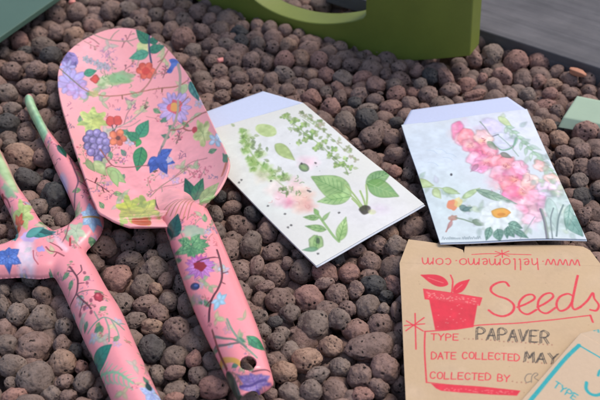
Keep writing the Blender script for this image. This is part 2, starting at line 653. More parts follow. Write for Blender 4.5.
# pebbles seen in the photograph: x, y, width, height (photo px) and tone
PEB = """19,41,16,18,r 4,41,11,12 38,36,20,17 57,33,17,16 73,36,21,18,t 45,48,28,22,g 51,56,21,18,d 19,60,18,17 12,72,22,20 39,71,21,20 53,71,12,15
25,51,15,10,d 4,54,12,15,g 63,49,12,12 93,27,18,15,r 56,16,21,23 77,14,22,22 94,13,17,13 111,13,19,19 127,11,19,20,g 98,3,17,10 83,1,12,11 58,3,14,12
77,27,10,10 108,27,11,10 43,16,10,14 147,6,11,12 158,2,15,12,t 157,16,16,16,g 142,22,16,16 129,24,12,11 172,6,13,13 183,6,17,14,t 186,17,22,19 197,15,15,16
169,18,12,13 172,31,17,19 156,30,16,14 184,40,24,26,r 193,52,14,16 201,32,16,16 208,18,14,15 210,46,17,15 227,45,17,13,g 240,32,17,14,d 242,42,15,13,d
196,68,22,24 211,62,14,14 218,73,19,17 234,61,19,21 251,62,18,18 239,79,18,14 255,77,18,17 223,86,15,12 240,92,16,13 206,89,17,17 222,97,14,13
258,46,14,16 273,48,14,14 288,47,16,17,t 301,59,16,18,t 284,61,19,17,r 319,61,16,18,r 335,63,14,14 266,63,12,14 284,75,19,17 326,75,15,16,r 311,75,12,11,t 297,72,11,10
271,81,13,16 301,85,16,15 316,86,16,13 286,91,17,14 311,98,20,17,r 326,93,13,12 337,89,12,12 352,65,18,13 343,79,19,15,g 362,78,20,14,r 376,85,18,16,r 358,95,17,14 355,103,13,12,d
394,86,15,13 396,94,18,15,r 399,68,15,15 386,74,11,12 375,100,16,12 391,108,22,15 410,104,16,14 415,89,16,13,r 340,97,12,16 331,108,18,18,r 367,110,20,12,g 347,112,13,11
417,71,14,14 432,77,13,16,d 444,79,13,21,r 468,81,18,19 450,91,19,15 483,78,9,10 428,95,17,17 419,86,12,12 475,96,21,12,r 474,59,13,18 495,86,15,18
492,56,22,22 516,62,24,22 502,79,17,21 522,81,17,18 540,62,22,22,r 539,82,13,15 556,72,15,13 569,80,17,14 553,86,16,14,t 588,80,19,15 590,92,12,11 549,97,14,13,r 570,94,15,11 527,95,15,13
345,123,20,22 366,119,23,20,d 370,138,24,20 390,137,20,18 396,123,14,11,d 396,156,22,17 395,173,14,14,r 408,176,12,15 359,142,14,13
542,116,15,13 548,128,16,14,t 557,113,12,17 556,127,14,13,d 586,132,26,24,r 559,140,19,18,t 564,153,18,15 583,152,18,15 546,103,20,14 597,155,12,14
566,167,16,18 581,167,18,17 594,170,14,22 579,182,16,15 584,194,25,20,d 596,191,14,14 584,217,15,20 594,228,15,16
234,198,13,13,g 231,208,20,14 240,222,24,21 215,215,15,17,g 252,215,18,16,d 219,197,14,14,d 267,233,19,19 216,233,17,19 251,246,20,26 228,251,21,23 275,253,24,17 240,271,23,20
257,268,13,20 271,270,24,24 287,265,12,12 301,271,20,21 325,274,26,22,r 349,273,20,20,r 358,251,18,16 369,262,22,22 298,255,10,11 337,260,14,13,d 412,228,28,23 389,234,18,18,t
377,244,20,18 396,248,21,20,g 311,296,33,29,r 280,302,28,25 260,300,15,20 265,288,17,12 290,314,18,19 314,326,32,32 259,318,17,16,g 281,334,16,15,g 263,332,15,14 275,322,14,12,d
324,283,18,12 338,294,21,23 356,291,14,18 374,287,25,22,d 386,297,14,13,d 393,287,16,25,r 368,307,22,25 347,309,17,16 341,322,20,22 378,325,24,22 357,329,29,24,r 396,312,11,20 385,311,12,12
307,362,29,25,t 331,347,22,20,t 340,368,20,20,g 284,373,24,22,t 292,393,22,19 291,350,20,22 278,343,18,17 318,376,22,15 310,392,20,22 331,389,30,26 271,361,12,14 271,395,14,12
369,349,50,30,b 360,379,22,24 386,371,27,27,r 377,389,20,18 398,380,14,15 362,397,26,20,r 396,353,12,14
121,239,21,19 143,242,23,22,g 103,250,25,21,t 129,247,14,12 92,263,25,20 129,261,25,18 165,252,19,22,g 152,271,27,24 153,258,14,13 107,235,12,12 117,280,31,27,r 145,284,24,24,g 155,290,12,14,t
166,283,14,17 181,286,15,20,g 122,305,22,22,g 146,305,24,17 169,302,18,20,g 186,307,16,24,g 134,321,23,17,g 158,316,19,18 153,329,20,15,t 178,331,28,24 174,357,26,28,g 195,346,18,16 194,360,15,18,r
153,351,24,26,d 150,337,20,13,r 211,362,18,18 214,388,28,23,r 198,376,18,17,g 178,388,27,22,g 157,375,15,19 175,375,20,12 174,399,18,10,r 200,333,13,14 191,394,15,14
19,292,21,24,g 31,281,16,18,g 43,297,18,20 4,292,13,14 4,310,14,24 18,314,17,22,g 29,307,14,12 41,318,34,30,g 64,327,13,18 34,348,36,28 7,346,20,24,g 12,367,25,23,g 36,379,36,36,g 61,366,27,26,t
62,345,16,18 75,352,12,15,d 13,383,14,13 14,396,25,17,r 64,383,18,16 52,395,20,15 84,382,17,24 68,397,17,14 80,367,12,13,r 95,395,14,14 6,94,22,20 28,87,20,14 39,90,14,14
43,102,16,16,t 55,90,14,14 56,103,14,18 12,111,20,16 8,126,24,24,d 25,118,11,14,r 58,126,16,18 28,136,18,17 23,158,34,26,t 9,146,13,13 42,158,20,20,r 28,181,27,22,d 55,198,28,34,d 50,175,14,12,d
72,152,14,16 37,209,21,18 64,221,19,17 48,223,16,13,g 3,218,9,10 3,232,11,12 11,233,9,10 4,245,13,11"""
anchors = []
for w in PEB.split():
    q = w.split(',')
    anchors.append((float(q[0]), float(q[1]), float(q[2]), float(q[3]), q[4] if len(q) > 4 else ''))
A = np.array([a[:4] for a in anchors])
nA = len(A)
_, _, dep0 = px_of(at(A[:, 0], A[:, 1], 0))
_g = 1.16 - .12 * np.clip((np.sqrt(A[:, 2] * A[:, 3]) / 2 * dep0 / FPX - .45) / .35, 0, 1)
RX = A[:, 2] / 2 * dep0 / FPX * _g
RY = A[:, 3] / 2 * dep0 / FPX * _g
RM = np.sqrt(RX * RY)
PZ = 0.12 * (0.6 - RM) + RNG.normal(0, 0.05, nA)
PA = np.stack([at(a[0], a[1], z) for a, z in zip(A, PZ)])
P0 = PA.copy()
for _ in range(40):
    D = PA[:, None] - PA[None]
    L = np.sqrt((D ** 2).sum(-1)) + np.eye(nA) * 99
    ov = np.clip(0.9 * (RM[:, None] + RM[None]) - L, 0, None)
    push = (D / L[..., None] * ov[..., None] * 0.25).sum(1)
    push[:, 2] = np.clip(push[:, 2], -.05, .02)
    PA += push
    PA[:, :2] += (P0[:, :2] - PA[:, :2]) * 0.12
    PA[:, 2] = np.clip(PA[:, 2], -0.35, 0.15)


def in_bed(x, y, m=0.0):
    return (y > -14.5 - m) & (y < 27 + m) & (np.abs(x) < 15.5 + 0.34 * (y + 14) + m)


def pack(n, zmean, zs, rlo, rhi, fixed=None, fixr=None, relax=60, seed=1):
    g = np.random.default_rng(seed)
    x = g.uniform(-30, 30, n * 4)
    y = g.uniform(-16, 28, n * 4)
    k = in_bed(x, y)
    x, y = x[k][:n], y[k][:n]
    P = np.stack([x, y], 1)
    r = rlo + (rhi - rlo) * g.beta(1.6, 2.2, len(P))
    for it in range(relax):
        D = P[:, None] - P[None]
        L = np.sqrt((D ** 2).sum(-1)) + np.eye(len(P)) * 99
        ov = np.clip(0.92 * (r[:, None] + r[None]) - L, 0, None)
        P = P + (D / L[..., None] * ov[..., None] * 0.3).sum(1)
        if fixed is not None and it > relax * 0.3:
            D = P[:, None] - fixed[None, :, :2]
            L = np.sqrt((D ** 2).sum(-1)) + 1e-6
            ov = np.clip(0.92 * (r[:, None] + fixr[None]) - L, 0, None)
            P = P + (D / L[..., None] * ov[..., None] * 0.4).sum(1)
    z = zmean + g.normal(0, zs, len(P))
    if fixed is not None:
        D = P[:, None] - fixed[None, :, :2]
        L = np.sqrt((D ** 2).sum(-1))
        ov = (0.80 * (r[:, None] + fixr[None]) - L).max(1)
        keep = ov < 0
        P, r, z = P[keep], r[keep], z[keep]
    return np.concatenate([P, z[:, None]], 1), r


PT, RT = pack(1150, 0.0, 0.07, 0.36, 0.88, PA, RM, seed=3)
qx, qy, _ = px_of(PT)
inside = (qx > -5) & (qx < 605) & (qy > -5) & (qy < 405)
# what peeks out between the pebbles of the top layer lies a little deeper
dmin = np.sqrt(((PT[:, None, :2] - PA[None, :, :2]) ** 2).sum(-1)).min(1)
PT[:, 2] = np.where(inside & (dmin < 1.6), -0.28, PT[:, 2] - 0.03)
PT[:, 2] = np.minimum(PT[:, 2], 0.66 - RT)
# nothing sticks into the foot of the olive panel
_pa = math.radians(29)
_pq = at(470, 56.5, 1.45)[:2]
_pn = np.array([-math.sin(_pa), -math.cos(_pa)])
_pe = np.array([math.cos(_pa), -math.sin(_pa)])
for _P, _R in ((PT, RT), (PA, RM)):
    _d = (_P[:, :2] - _pq) @ _pn
    _l = (_P[:, :2] - _pq) @ _pe
    _m = (_d < _R * .9) & (_d > -1.5 - _R) & (_l < _R) & (_l > -16)
    _P[_m, 2] = np.minimum(_P[_m, 2], 0.12 - _R[_m] * .8)
P2, R2 = pack(1350, -0.68, 0.12, 0.4, 0.8, seed=5)
P3, R3 = pack(1100, -1.9, 0.12, 0.45, 0.85, seed=6)


def ico(sub):
    bm_ = bmesh.new()
    bmesh.ops.create_icosphere(bm_, subdivisions=sub, radius=1.0)
    V = np.array([v.co[:] for v in bm_.verts])
    F = np.array([[v.index for v in f.verts] for f in bm_.faces])
    bm_.free()
    return V, F


ICO = {k: ico(k) for k in (3, 4, 5, 6)}       # 42, 162, 642 ... vertices at 3..: see use below
NV = 36
_vr = np.random.default_rng(11)
VSPEC = []
for i in range(NV):
    kind = i % 6
    npit = [16, 26, 40, 22, 34, 10][kind]
    pd = _vr.normal(size=(npit, 3))
    pd /= np.linalg.norm(pd, axis=1)[:, None]
    pr = 0.05 + 0.13 * _vr.random(npit) ** 2.4
    lob = None
    if kind in (2, 4):
        v = _vr.normal(size=3)
        lob = (v / np.linalg.norm(v), _vr.uniform(.12, .24))
    VSPEC.append((_vr.random(3) * 60, pd, pr, lob, _vr.uniform(.05, .115), _vr.uniform(.02, .045)))


def variant(i, sub):
    V, F = ICO[sub]
    off, pd, pr, lob, a1, a2 = VSPEC[i]
    n = V.copy()
    r = 1 + a1 * 1.5 * vnoise(n * 1.1 + off) + a1 * vnoise(n * 2.3 + off + 7) + a2 * vnoise(n * 5 + off + 13) + a2 * .5 * vnoise(n * 11 + off)
    if lob is not None:       # a waist: two pebbles fired together
        c = n @ lob[0]
        r *= 1 - lob[1] * np.exp(-((c - .15) / .36) ** 2)
        r *= 1 + .12 * np.clip(c, -1, 1)
    if i % 6 == 3:            # a piece broken off
        g = np.random.default_rng(100 + i)
        for _ in range(2):
            d = g.normal(size=3)
            d /= np.linalg.norm(d)
            lim = g.uniform(.62, .82) + .05 * vnoise(n * 4 + off + 40)
            r = np.minimum(r, lim / np.maximum(n @ d, .05))
    r += .022 * vnoise(n * 20 + off + 3) + .05 * np.abs(vnoise(n * 3.4 + off + 30))
    pit = np.zeros(len(n))
    for d, q in zip(pd, pr):
        ang = np.sqrt(np.clip(2 - 2 * n @ d, 0, 4)) * (1 + .35 * vnoise(n * 9 + off))
        f = np.clip(1 - ang / q, 0, 1)
        f = f * f * (3 - 2 * f)
        pit = np.maximum(pit, np.minimum(1, f * 1.8))
        r -= np.minimum(q * 1.2, .13) * np.minimum(1, f * 1.8)
    X = n * r[:, None]
    X -= (X.max(0) + X.min(0)) / 2
    X /= (X.max(0) - X.min(0)) / 2
    return X, F, pit


VAR5 = [variant(i, 5) for i in range(NV)]
VAR4 = [(lambda q: q)(variant(i, 4)) for i in range(NV)]
VAR3 = [variant(i, 3) for i in range(NV)]

# --- the 300 that show largest are objects of their own
GROUP = "clay pebbles lying in the bed"


def region(x, y):
    if y < 90 and x < 112: return "near the dark green panel corner"
    if y < 62 and x < 205: return "beyond the trowel blade"
    if y < 115 and x < 425: return "between the olive panel and the leaf packet"
    if y < 108: return "below the grey plank"
    if x > 525: return "right of the pink flower packet"
    if y < 185 and x > 320: return "between the two flower packets"
    if x < 110 and y < 255: return "among the fork prongs"
    if x < 100 and y >= 255 and x < 48 + (y - 262) * .48 + 12: return "left of the fork handle"
    if x < 175 + (y - 230) * .38 + 6: return "between the two tool handles"
    if x < 300: return "right of the trowel handle"
    return "left of the kraft packet"


TONE = {'b': "brown", 'g': "grey brown", 'r': "reddish brown", 't': "tan", 'd': "charcoal dark"}
items = []
for i, a in enumerate(anchors):
    tone = a[4]
    if not tone:
        tone = 'b' if random.random() < (0.75 if a[1] < 120 else 0.55) else 'g'
        if a[1] < 110 and a[0] > 280 and random.random() < .35:
            tone = 'r'
    items.append([PA[i], RX[i], RY[i], tone, A[i, 0], A[i, 1]])
big = sorted(items, key=lambda q: -q[1] * q[2] / (q[0][1] - CAMY) ** 2)
single, rest_items = big[:300], big[300:]
UNIQUE = {(369, 349): "long lumpy brown clay pebble, the longest one, left of the kraft packet",
          (374, 287): "shiny charcoal black clay pebble with pale specks left of the kraft packet",
          (55, 198): "large half black clay pebble tucked between the fork prongs",
          (586, 132): "big round reddish pebble in front of the pale green packet",
          (540, 62): "smooth round reddish pebble touching the grey plank",
          (61, 366): "tan pear shaped pebble with one deep hole beside the fork handle",
          (311, 296): "large reddish pitted pebble below the corner of the leaf packet",
          (23, 158): "large smooth tan pebble between the fork prongs",
          (240, 32): "blue black pebble below the left end of the olive panel",
          (412, 228): "big pitted pebble in the gap between leaf, pink flower and kraft packets"}
classes = {}
for q in single:
    key = (round(q[4]), round(q[5]))
    if key in UNIQUE:
        q.append(UNIQUE[key])
    else:
        classes.setdefault((region(q[4], q[5]), q[3]), []).append(q)
for (reg, tone), L in classes.items():
    n = len(L)
    for k, q in enumerate(L):
        if n == 1:
            s = "the only %s clay pebble %s" % (TONE[tone], reg)
        elif k == 0:
            s = "largest %s clay pebble %s" % (TONE[tone], reg)
        elif k == 1 and n > 2:
            s = "second largest %s clay pebble %s" % (TONE[tone], reg)
        elif k == n - 1:
            s = "smallest %s clay pebble %s" % (TONE[tone], reg)
        else:
            s = "middle sized %s clay pebble %s" % (TONE[tone], reg)
        q.append(s)
pm_cache = {}
for n, q in enumerate(single):
    i = (n * 7 + int(q[4])) % NV
    if q[3] != 'd' and q[1] / q[2] < 1.2 and q[3] in 'rt' and i % 6 in (2, 4):
        i = (i + 1) % NV
    key = (i, q[3])
    if key not in pm_cache:
        X, F, pit = VAR5[i]
        o = mesh_obj("clay_pebble", X, F, PM[q[3]], extra=pit)
        pm_cache[key] = o.data
    else:
        o = link(bpy.data.objects.new("clay_pebble", pm_cache[key]))
    o.location = q[0] * S
    fl = [random.choice((-1, 1)) for _ in range(3)]
    o.scale = (q[1] * fl[0], q[2] * fl[1] * random.uniform(.92, 1.08), q[2] * fl[2] * random.uniform(.94, 1.02))
    el = q[1] / q[2] > 1.35
    o.rotation_euler = (random.uniform(-.4, .4), (-.05 if el else random.uniform(-.5, .5)), (0.28 if el else random.uniform(-.6, .6)))
    tag(o, q[6], "pebble", GROUP)

# --- all other pebbles: one object
Vs, Fs, Ps, off = [], [], [], 0


def add_peb(c, rx, ry, rz, var):
    global off
    X, F, pit = var
    a, b2, g = RNG.uniform(0, 6.28, 3)
    R = np.array(Matrix.Rotation(a, 3, 'Z') @ Matrix.Rotation(b2, 3, 'X') @ Matrix.Rotation(g, 3, 'Z'))
    Vs.append((X @ R.T) * np.array([rx, ry, rz]) + c)
    Fs.append(F + off)
    Ps.append(pit)
    off += len(X)


for q in rest_items:
    add_peb(q[0], q[1], q[2], q[2], VAR4[int(RNG.integers(NV))])
for c, r, ins in zip(PT, RT, inside):
    v = int(RNG.integers(NV))
    add_peb(c, r * RNG.uniform(.9, 1.15), r, r * RNG.uniform(.9, 1.0), VAR4[v] if ins else VAR3[v])
for PP, RR in ((P2, R2), (P3, R3)):
    for c, r in zip(PP, RR):
        add_peb(c, r, r, r, VAR3[int(RNG.integers(NV))])
g = np.random.default_rng(77)
for _ in range(520):                             # crumbs of broken clay
    x, y = g.uniform(-28, 28), g.uniform(-14, 26)
    if in_bed(x, y):
        r = g.uniform(.06, .17)
        add_peb(np.array([x, y, g.uniform(-.25, .12)]), r * 1.3, r, r * .8, VAR3[1 + 6 * int(g.integers(6))])
stuff = mesh_obj("pebble_bed", np.vstack(Vs), np.vstack(Fs), PM['x'], extra=np.concatenate(Ps))
tag(stuff, "brown grey fired clay pebbles filling the gaps and depth of the bed", "pebbles", kind="stuff")


# ------------------------------------------------------------------ pressed steel shapes
class Sheet:
    """a surface over a left and a right edge that run along one axis"""

    def __init__(self, left, right, rows, cols, prof, zl, zr=None, spacing='cos'):
        zr = zl if zr is None else zr
        Lw = np.array([at(p[0], p[1], zl(p)) for p in left])
        Rw = np.array([at(p[0], p[1], zr(p)) for p in right])
        self.O = (Lw[0, :2] + Rw[0, :2]) / 2
        d = (Lw[-1, :2] + Rw[-1, :2]) / 2 - self.O
        self.d = d / np.linalg.norm(d)
        self.n = np.array([self.d[1], -self.d[0]])
        self.L, self.zL = self._chain(Lw)
        self.R, self.zR = self._chain(Rw)
        vs = [((q[:, :2] - self.O) @ self.d) for q in (Lw, Rw)]
        self.v0 = max(vs[0].min(), vs[1].min())
        self.v1 = min(vs[0].max(), vs[1].max())
        self.prof = prof
        t = np.linspace(0, 1, rows)
        if spacing == 'cos':
            t = 0.5 - 0.5 * np.cos(np.pi * t)
        t = 0.0005 + 0.999 * t
        s = np.linspace(-1, 1, cols)
        s = np.sin(s * np.pi / 2) * .5 + s * .5
        T, Sx = np.meshgrid(t, s, indexing='ij')
        v = self.v0 + (self.v1 - self.v0) * T
        L, R = self.L(v), self.R(v)
        u = (L + R) / 2 + Sx * (R - L) / 2
        z = self.height(v, u)
        xy = self.O + v[..., None] * self.d + u[..., None] * self.n
        self.V = np.concatenate([xy, z[..., None]], -1).reshape(-1, 3)
        self.F = grid_faces(rows, cols)
        self.rows, self.cols = rows, cols

    def _chain(self, W):
        W = smooth_poly(W, 6)
        v = (W[:, :2] - self.O) @ self.d
        u = (W[:, :2] - self.O) @ self.n
        return interp_chain(np.stack([v, u], 1)), interp_chain(np.stack([v, W[:, 2]], 1))

    def height(self, v, u):
        L, R = self.L(v), self.R(v)
        sx = np.clip((2 * u - L - R) / (np.abs(R - L) + 1e-9) * np.sign(R - L), -1, 1)
        rim = self.zL(v) * (1 - sx) / 2 + self.zR(v) * (1 + sx) / 2
        return rim + self.prof((v - self.v0) / (self.v1 - self.v0), sx)

    def zf(self, x, y):
        q = np.stack([np.asarray(x), np.asarray(y)], -1) - self.O
        return self.height(np.clip(q @ self.d, self.v0, self.v1), q @ self.n)

    def bounds(self, m=0.3):
        return self.V[:, 0].min() - m, self.V[:, 0].max() + m, self.V[:, 1].min() - m, self.V[:, 1].max() + m


def sstep(x):
    x = np.clip(x, 0, 1)
    return x * x * (3 - 2 * x)


PINK = (243, 165, 168)
TWIG = (140, 92, 70)
GREYTWIG = (150, 140, 120)
DARKTWIG = (92, 44, 52)
TEAL = (52, 122, 98)
DTEAL = (28, 78, 68)
LIME = (158, 180, 92)
SOFTG = (150, 190, 138)
BLUE = (62, 88, 168)
LAV = (190, 168, 222)
SKYB = (160, 204, 226)
RED = (212, 78, 62)

def spray(cv, x, y, a, ln, col, w=1.0):
    """a thin branching twig with tiny buds"""
    pts = [(x, y)]
    for k in range(4):
        a += random.uniform(-.35, .35)
        pts.append((pts[-1][0] + ln / 4 * math.cos(a), pts[-1][1] + ln / 4 * math.sin(a)))
    cv.stroke(pts, w, col, .8, taper=.4)
    for k in (1, 2, 3):
        for sg in (-1, 1):
            if random.random() < .7:
                b = a + sg * random.uniform(.5, 1.0)
                q = (pts[k][0] + ln * .22 * math.cos(b), pts[k][1] + ln * .22 * math.sin(b))
                cv.stroke([pts[k], q], w * .8, col, .75)
                cv.ell(q[0], q[1], random.uniform(.7, 1.5), random.uniform(.6, 1.1), random.choice(((200, 90, 110), (150, 110, 150), (120, 140, 100), col)), wob=.3, alpha=.8)


def sprinkle(cv, boxes, n, seed):
    random.seed(seed)
    for _ in range(n):
        x0, y0, x1, y1 = random.choice(boxes)
        x, y = random.uniform(x0, x1), random.uniform(y0, y1)
        k = random.random()
        if k < .25:
            spray(cv, x, y, random.uniform(0, 6.28), random.uniform(10, 20), random.choice(((156, 110, 96), (150, 140, 120), (120, 72, 76), (170, 130, 116))), random.uniform(.7, 1.1))
        elif k < .45:
            c = random.choice(((176, 198, 150), (160, 188, 140), (196, 206, 150), (190, 196, 176)))
            for q in range(random.randint(2, 5)):
                a = random.uniform(0, 6.28)
                cv.leaf(x, y, x + random.uniform(6, 11) * math.cos(a), y + random.uniform(6, 11) * math.sin(a), random.uniform(3, 5), c, None, None, alpha=.7, soft=.6)
        elif k < .6:
            c = random.choice(((206, 180, 220), (190, 200, 226), (236, 190, 204), (226, 170, 186)))
            cv.flower(x, y, random.uniform(3, 6), 5, c, None, (220, 180, 120), 1, rot=random.uniform(0, 6), alpha=.7, soft=.7)
        elif k < .8:
            cv.marks(x - 5, y - 4, x + 5, y + 4, 6, random.choice(((160, 100, 130), (130, 110, 140), (180, 100, 110))), 2.6, .7)
        else:
            a = random.uniform(0, 6.28)
            cv.leaf(x, y, x + 9 * math.cos(a), y + 8 * math.sin(a), 5, random.choice(((80, 140, 110), (110, 160, 110), (140, 176, 110))), (60, 110, 84), None, alpha=.85, side=2)
    random.seed(seed + 1)


# ---- hand trowel: blade
bl_left = [(187, 227), (163, 229.5), (150, 229), (130, 226), (115, 220.5), (105, 215), (99, 211), (95.5, 203), (92, 195), (85, 175), (76, 150),
           (68, 125), (62, 105), (58.5, 87), (58.5, 72), (62.5, 60), (71, 49), (85, 39), (103, 31), (118, 28)]
bl_right = [(187, 227), (200, 213), (211, 199), (220, 187), (226.5, 173), (228.5, 162), (224.5, 150), (215, 130), (203, 105), (190.5, 80),
            (178.5, 62), (165, 46.5), (150, 35.5), (138, 30), (127, 28), (118, 28)]
zrim = lambda p: 1.25 + 0.85 * (p[1] - 28) / 200 - (0.75 * sstep((p[0] - 138) / 44) * sstep((p[1] - 197) / 18))


def blade_prof(t, s):
    return -1.25 * sstep(t / 0.16) * (1 - np.clip(t, 0, 1) ** 2.4) * (1 - np.abs(s) ** 2.3)


blade_s = Sheet(bl_left, bl_right, 520, 360, blade_prof, zrim)
cv = Canvas(*blade_s.bounds(), PINK, blade_s.zf, 50)
# washes of the pink ground
for x, y, r, c in ((90, 70, 30, (242, 180, 186)), (150, 160, 40, (244, 162, 168)), (110, 180, 30, (236, 150, 158)), (190, 170, 25, (245, 170, 178))):
    cv.ell(x, y, r, r, c, alpha=0.5, soft=12)
sprinkle(cv, ((75, 40, 165, 110), (70, 90, 200, 200), (100, 110, 215, 190), (160, 60, 200, 130), (66, 130, 130, 215)), 125, 21)
# upper left: violet flowers
cv.flower(72, 82, 16, 9, LAV, (176, 170, 226), None, w=.6, vein=(170, 150, 205), soft=.9)
cv.flower(78, 90, 12, 7, (206, 160, 216), (190, 176, 230), None, w=.7, soft=.9, alpha=.8)
cv.ell(70, 60, 7.5, 10, (112, 98, 152), rot=20, wob=.2, col2=(150, 128, 186))
cv.marks(64, 52, 77, 68, 10, (80, 70, 120), 4, 1.2)
cv.flower(67, 67, 8, 6, (176, 168, 220), None, None, w=.5)
cv.stroke([(59, 68), (67, 75), (75, 82), (82, 88)], 1.7, (118, 112, 92))
cv.stroke([(82, 88), (92, 93), (102, 95.5), (112, 96), (122, 95), (135, 93), (149, 90), (162, 88), (178, 86), (188, 80)], 1.8, (168, 112, 84))
cv.stroke([(122, 95), (122.5, 99)], 1.3, TWIG)
cv.stroke([(162, 88), (162, 92)], 1.2, TWIG)
cv.ell(94, 94, 5, 3.5, (176, 176, 110), wob=.2, alpha=.8)
cv.ell(113, 80, 17, 6.5, (150, 186, 120), wob=.25, col2=(196, 206, 160), soft=1.6, alpha=.9)
cv.ell(120, 77, 13, 6, (142, 184, 128), wob=.3, col2=(120, 172, 120), soft=1.2, alpha=.8)
cv.marks(98, 73, 132, 85, 14, (96, 140, 84), 4, .8)
cv.leaf(84, 74, 97, 70.5, 8, (70, 146, 112), (40, 100, 80), side=2)
cv.ell(95, 79, 4.6, 4.2, RED, wob=.2, edge=.25)
for x, y in ((86, 59), (90, 61), (97, 63), (104, 65), (107, 68), (100, 67)):
    cv.flower(x, y, 4, 5, (206, 186, 206), (176, 190, 190), (140, 150, 140), 1)
cv.marks(100, 47, 118, 58, 14, (176, 126, 160), 3.5, .9)
cv.stroke([(92, 34), (101, 37.5), (110, 40), (127, 41), (136, 38.5), (143, 35)], 1.5, GREYTWIG)
cv.stroke([(88, 37), (94, 40), (99, 44)], 1.2, (150, 100, 96))
cv.stroke([(110, 40), (114, 34), (119, 30)], 1.1, GREYTWIG)
cv.stroke([(70, 46), (79, 45)], 1.1, (150, 100, 96))
cv.stroke([(127, 41), (133, 46)], 1.1, GREYTWIG)
cv.stroke([(137, 66), (140, 58), (147, 50)], 1.4, (170, 150, 130), .8)
# dark green leaf spray
cv.ell(142, 48, 6, 8, (196, 214, 140), wob=.2, soft=1.2, alpha=.85)
cv.leaf(149, 43, 136, 29.5, 11, (60, 132, 92), (22, 72, 56), (40, 108, 80), side=4)
cv.leaf(150, 43, 160.5, 36, 8, (60, 130, 92), (22, 72, 56), (40, 108, 80), side=3)
cv.leaf(148.5, 51, 165, 45.5, 9, (70, 144, 108), (26, 84, 66), (50, 116, 90), side=3)
cv.leaf(148.5, 52.5, 129, 58.5, 10, (104, 168, 138), (44, 108, 88), (80, 150, 120), side=3)
cv.stroke([(149.5, 35), (149, 45), (150, 55), (151.5, 63)], 1.7, (58, 70, 96))
cv.flower(146, 71, 9.5, 6, (214, 88, 66), (226, 110, 84), (200, 70, 56), 4, sq=.95, w=1.0)
cv.stroke([(169, 49), (163, 59), (156, 70), (148, 84), (140, 92)], 1.6, (172, 120, 104))
cv.stroke([(163, 59), (158, 62)], 1.1, TWIG)
cv.poly([(169, 60), (173, 58.5), (177, 60), (180, 64), (176, 66), (174, 68), (171, 73), (166.5, 72), (169, 68), (171, 64)], (66, 92, 168), col2=(92, 118, 190))
cv.stroke([(178, 64), (180, 74), (180, 84), (178.5, 98), (178, 108), (176, 120), (171, 129), (166, 138), (162, 147)], 2.2, (164, 150, 134))
cv.leaf(190, 82, 199, 101, 9, (52, 112, 104), (28, 80, 76), (84, 140, 128))
cv.leaf(186, 84, 181, 96, 7, (170, 196, 140), None, alpha=.8)
cv.flower(175, 107.5, 16.5, 15, LAV, (212, 180, 222), None, w=.42, sq=1.0, vein=(186, 150, 206))
cv.ell(175, 107.5, 7.5, 7, (220, 100, 108), wob=.22)
cv.ell(174.5, 107, 4, 4.2, (232, 190, 92), wob=.15, col2=(220, 150, 80))
cv.stroke([(178, 100), (178, 110), (175, 122)], 2.0, (172, 158, 138))
cv.stroke([(171, 130), (177, 129.5), (183, 128), (188, 122), (195, 117.5), (201, 114), (208, 112)], 1.7, (158, 96, 84))
cv.stroke([(183, 128), (188, 130.5), (194, 130)], 1.5, (158, 96, 84))
cv.stroke([(188, 97), (183, 102), (179, 106)], 1.3, (160, 110, 96))
cv.ell(195, 130, 3, 3.4, (188, 66, 70))
cv.lobed(203, 133, 8, 12, (168, 186, 108), (196, 204, 138), 5, .9)
cv.flower(216, 140, 9, 5, (170, 206, 228), (200, 214, 232), None, w=.7)
# grapes, leaf and small red flowers
cv.lobed(93, 121, 13, 11.5, (150, 178, 92), (184, 198, 112), 7, .95)
cv.ell(97, 122, 7, 5, (190, 196, 100), wob=.3, soft=2, alpha=.6)
for x, y in ((90, 134), (97, 133), (103, 136), (87, 139), (93, 140), (100, 141), (106, 142), (88, 146), (94, 147), (101, 148), (96, 153), (91, 152), (102, 154), (98, 159), (106, 149)):
    cv.ell(x, y, 4.6, 4.4, (124, 112, 164), edge=.35, col2=(146, 130, 184))
    cv.ell(x - 1, y - 1.2, 1.5, 1.3, (180, 168, 208), alpha=.7)
cv.ell(110.5, 121, 4.6, 5, (216, 84, 72), wob=.1, edge=.2)
cv.ell(117.5, 120.5, 4.4, 4.8, (216, 84, 72), wob=.1, edge=.2)
cv.stroke([(112, 125), (113, 130), (110, 133)], 1.2, (90, 70, 80))
cv.stroke([(117, 125), (114, 131)], 1.2, (90, 70, 80))
cv.flower(118, 138, 9.5, 5, (206, 96, 70), (222, 128, 88), (110, 60, 44), 2.4, sq=.9, w=.95)
cv.stroke([(107, 131), (118, 127), (130, 121), (140, 113), (149, 106)], 1.5, (158, 162, 140))
cv.stroke([(118, 127), (130, 126), (140, 120)], 1.3, (176, 140, 130))
cv.stroke([(124, 124), (127, 114), (131, 108)], 1.1, (168, 120, 120))
cv.marks(125, 99, 135, 108, 10, (120, 90, 120), 3, .9)
cv.marks(115, 108, 120, 112, 3, (120, 120, 170), 3, 1.0)
cv.leaf(138, 137, 148.5, 120, 13, (84, 160, 118), (34, 96, 76), (60, 140, 104), side=4)
cv.leaf(139, 140, 126, 132, 10, (72, 150, 104), (34, 96, 76), (50, 124, 84), side=3)
cv.leaf(140, 139, 136, 147, 6, (80, 170, 90), None)
cv.leaf(142, 147, 137, 171, 14, (72, 152, 90), (26, 88, 60), (52, 130, 86), side=4)
for q in ((157, 160, 150, 173), (159, 158, 175, 163), (158, 157, 172, 149), (158, 158, 147, 166), (160, 160, 167, 174)):
    cv.leaf(q[0], q[1], q[2], q[3], 9.5, (58, 86, 168), (44, 60, 130), (84, 112, 190), side=2)
cv.ell(160, 159.5, 4.5, 4, (70, 96, 176))
cv.ell(169, 160, 3, 3, (176, 168, 190), wob=.3)
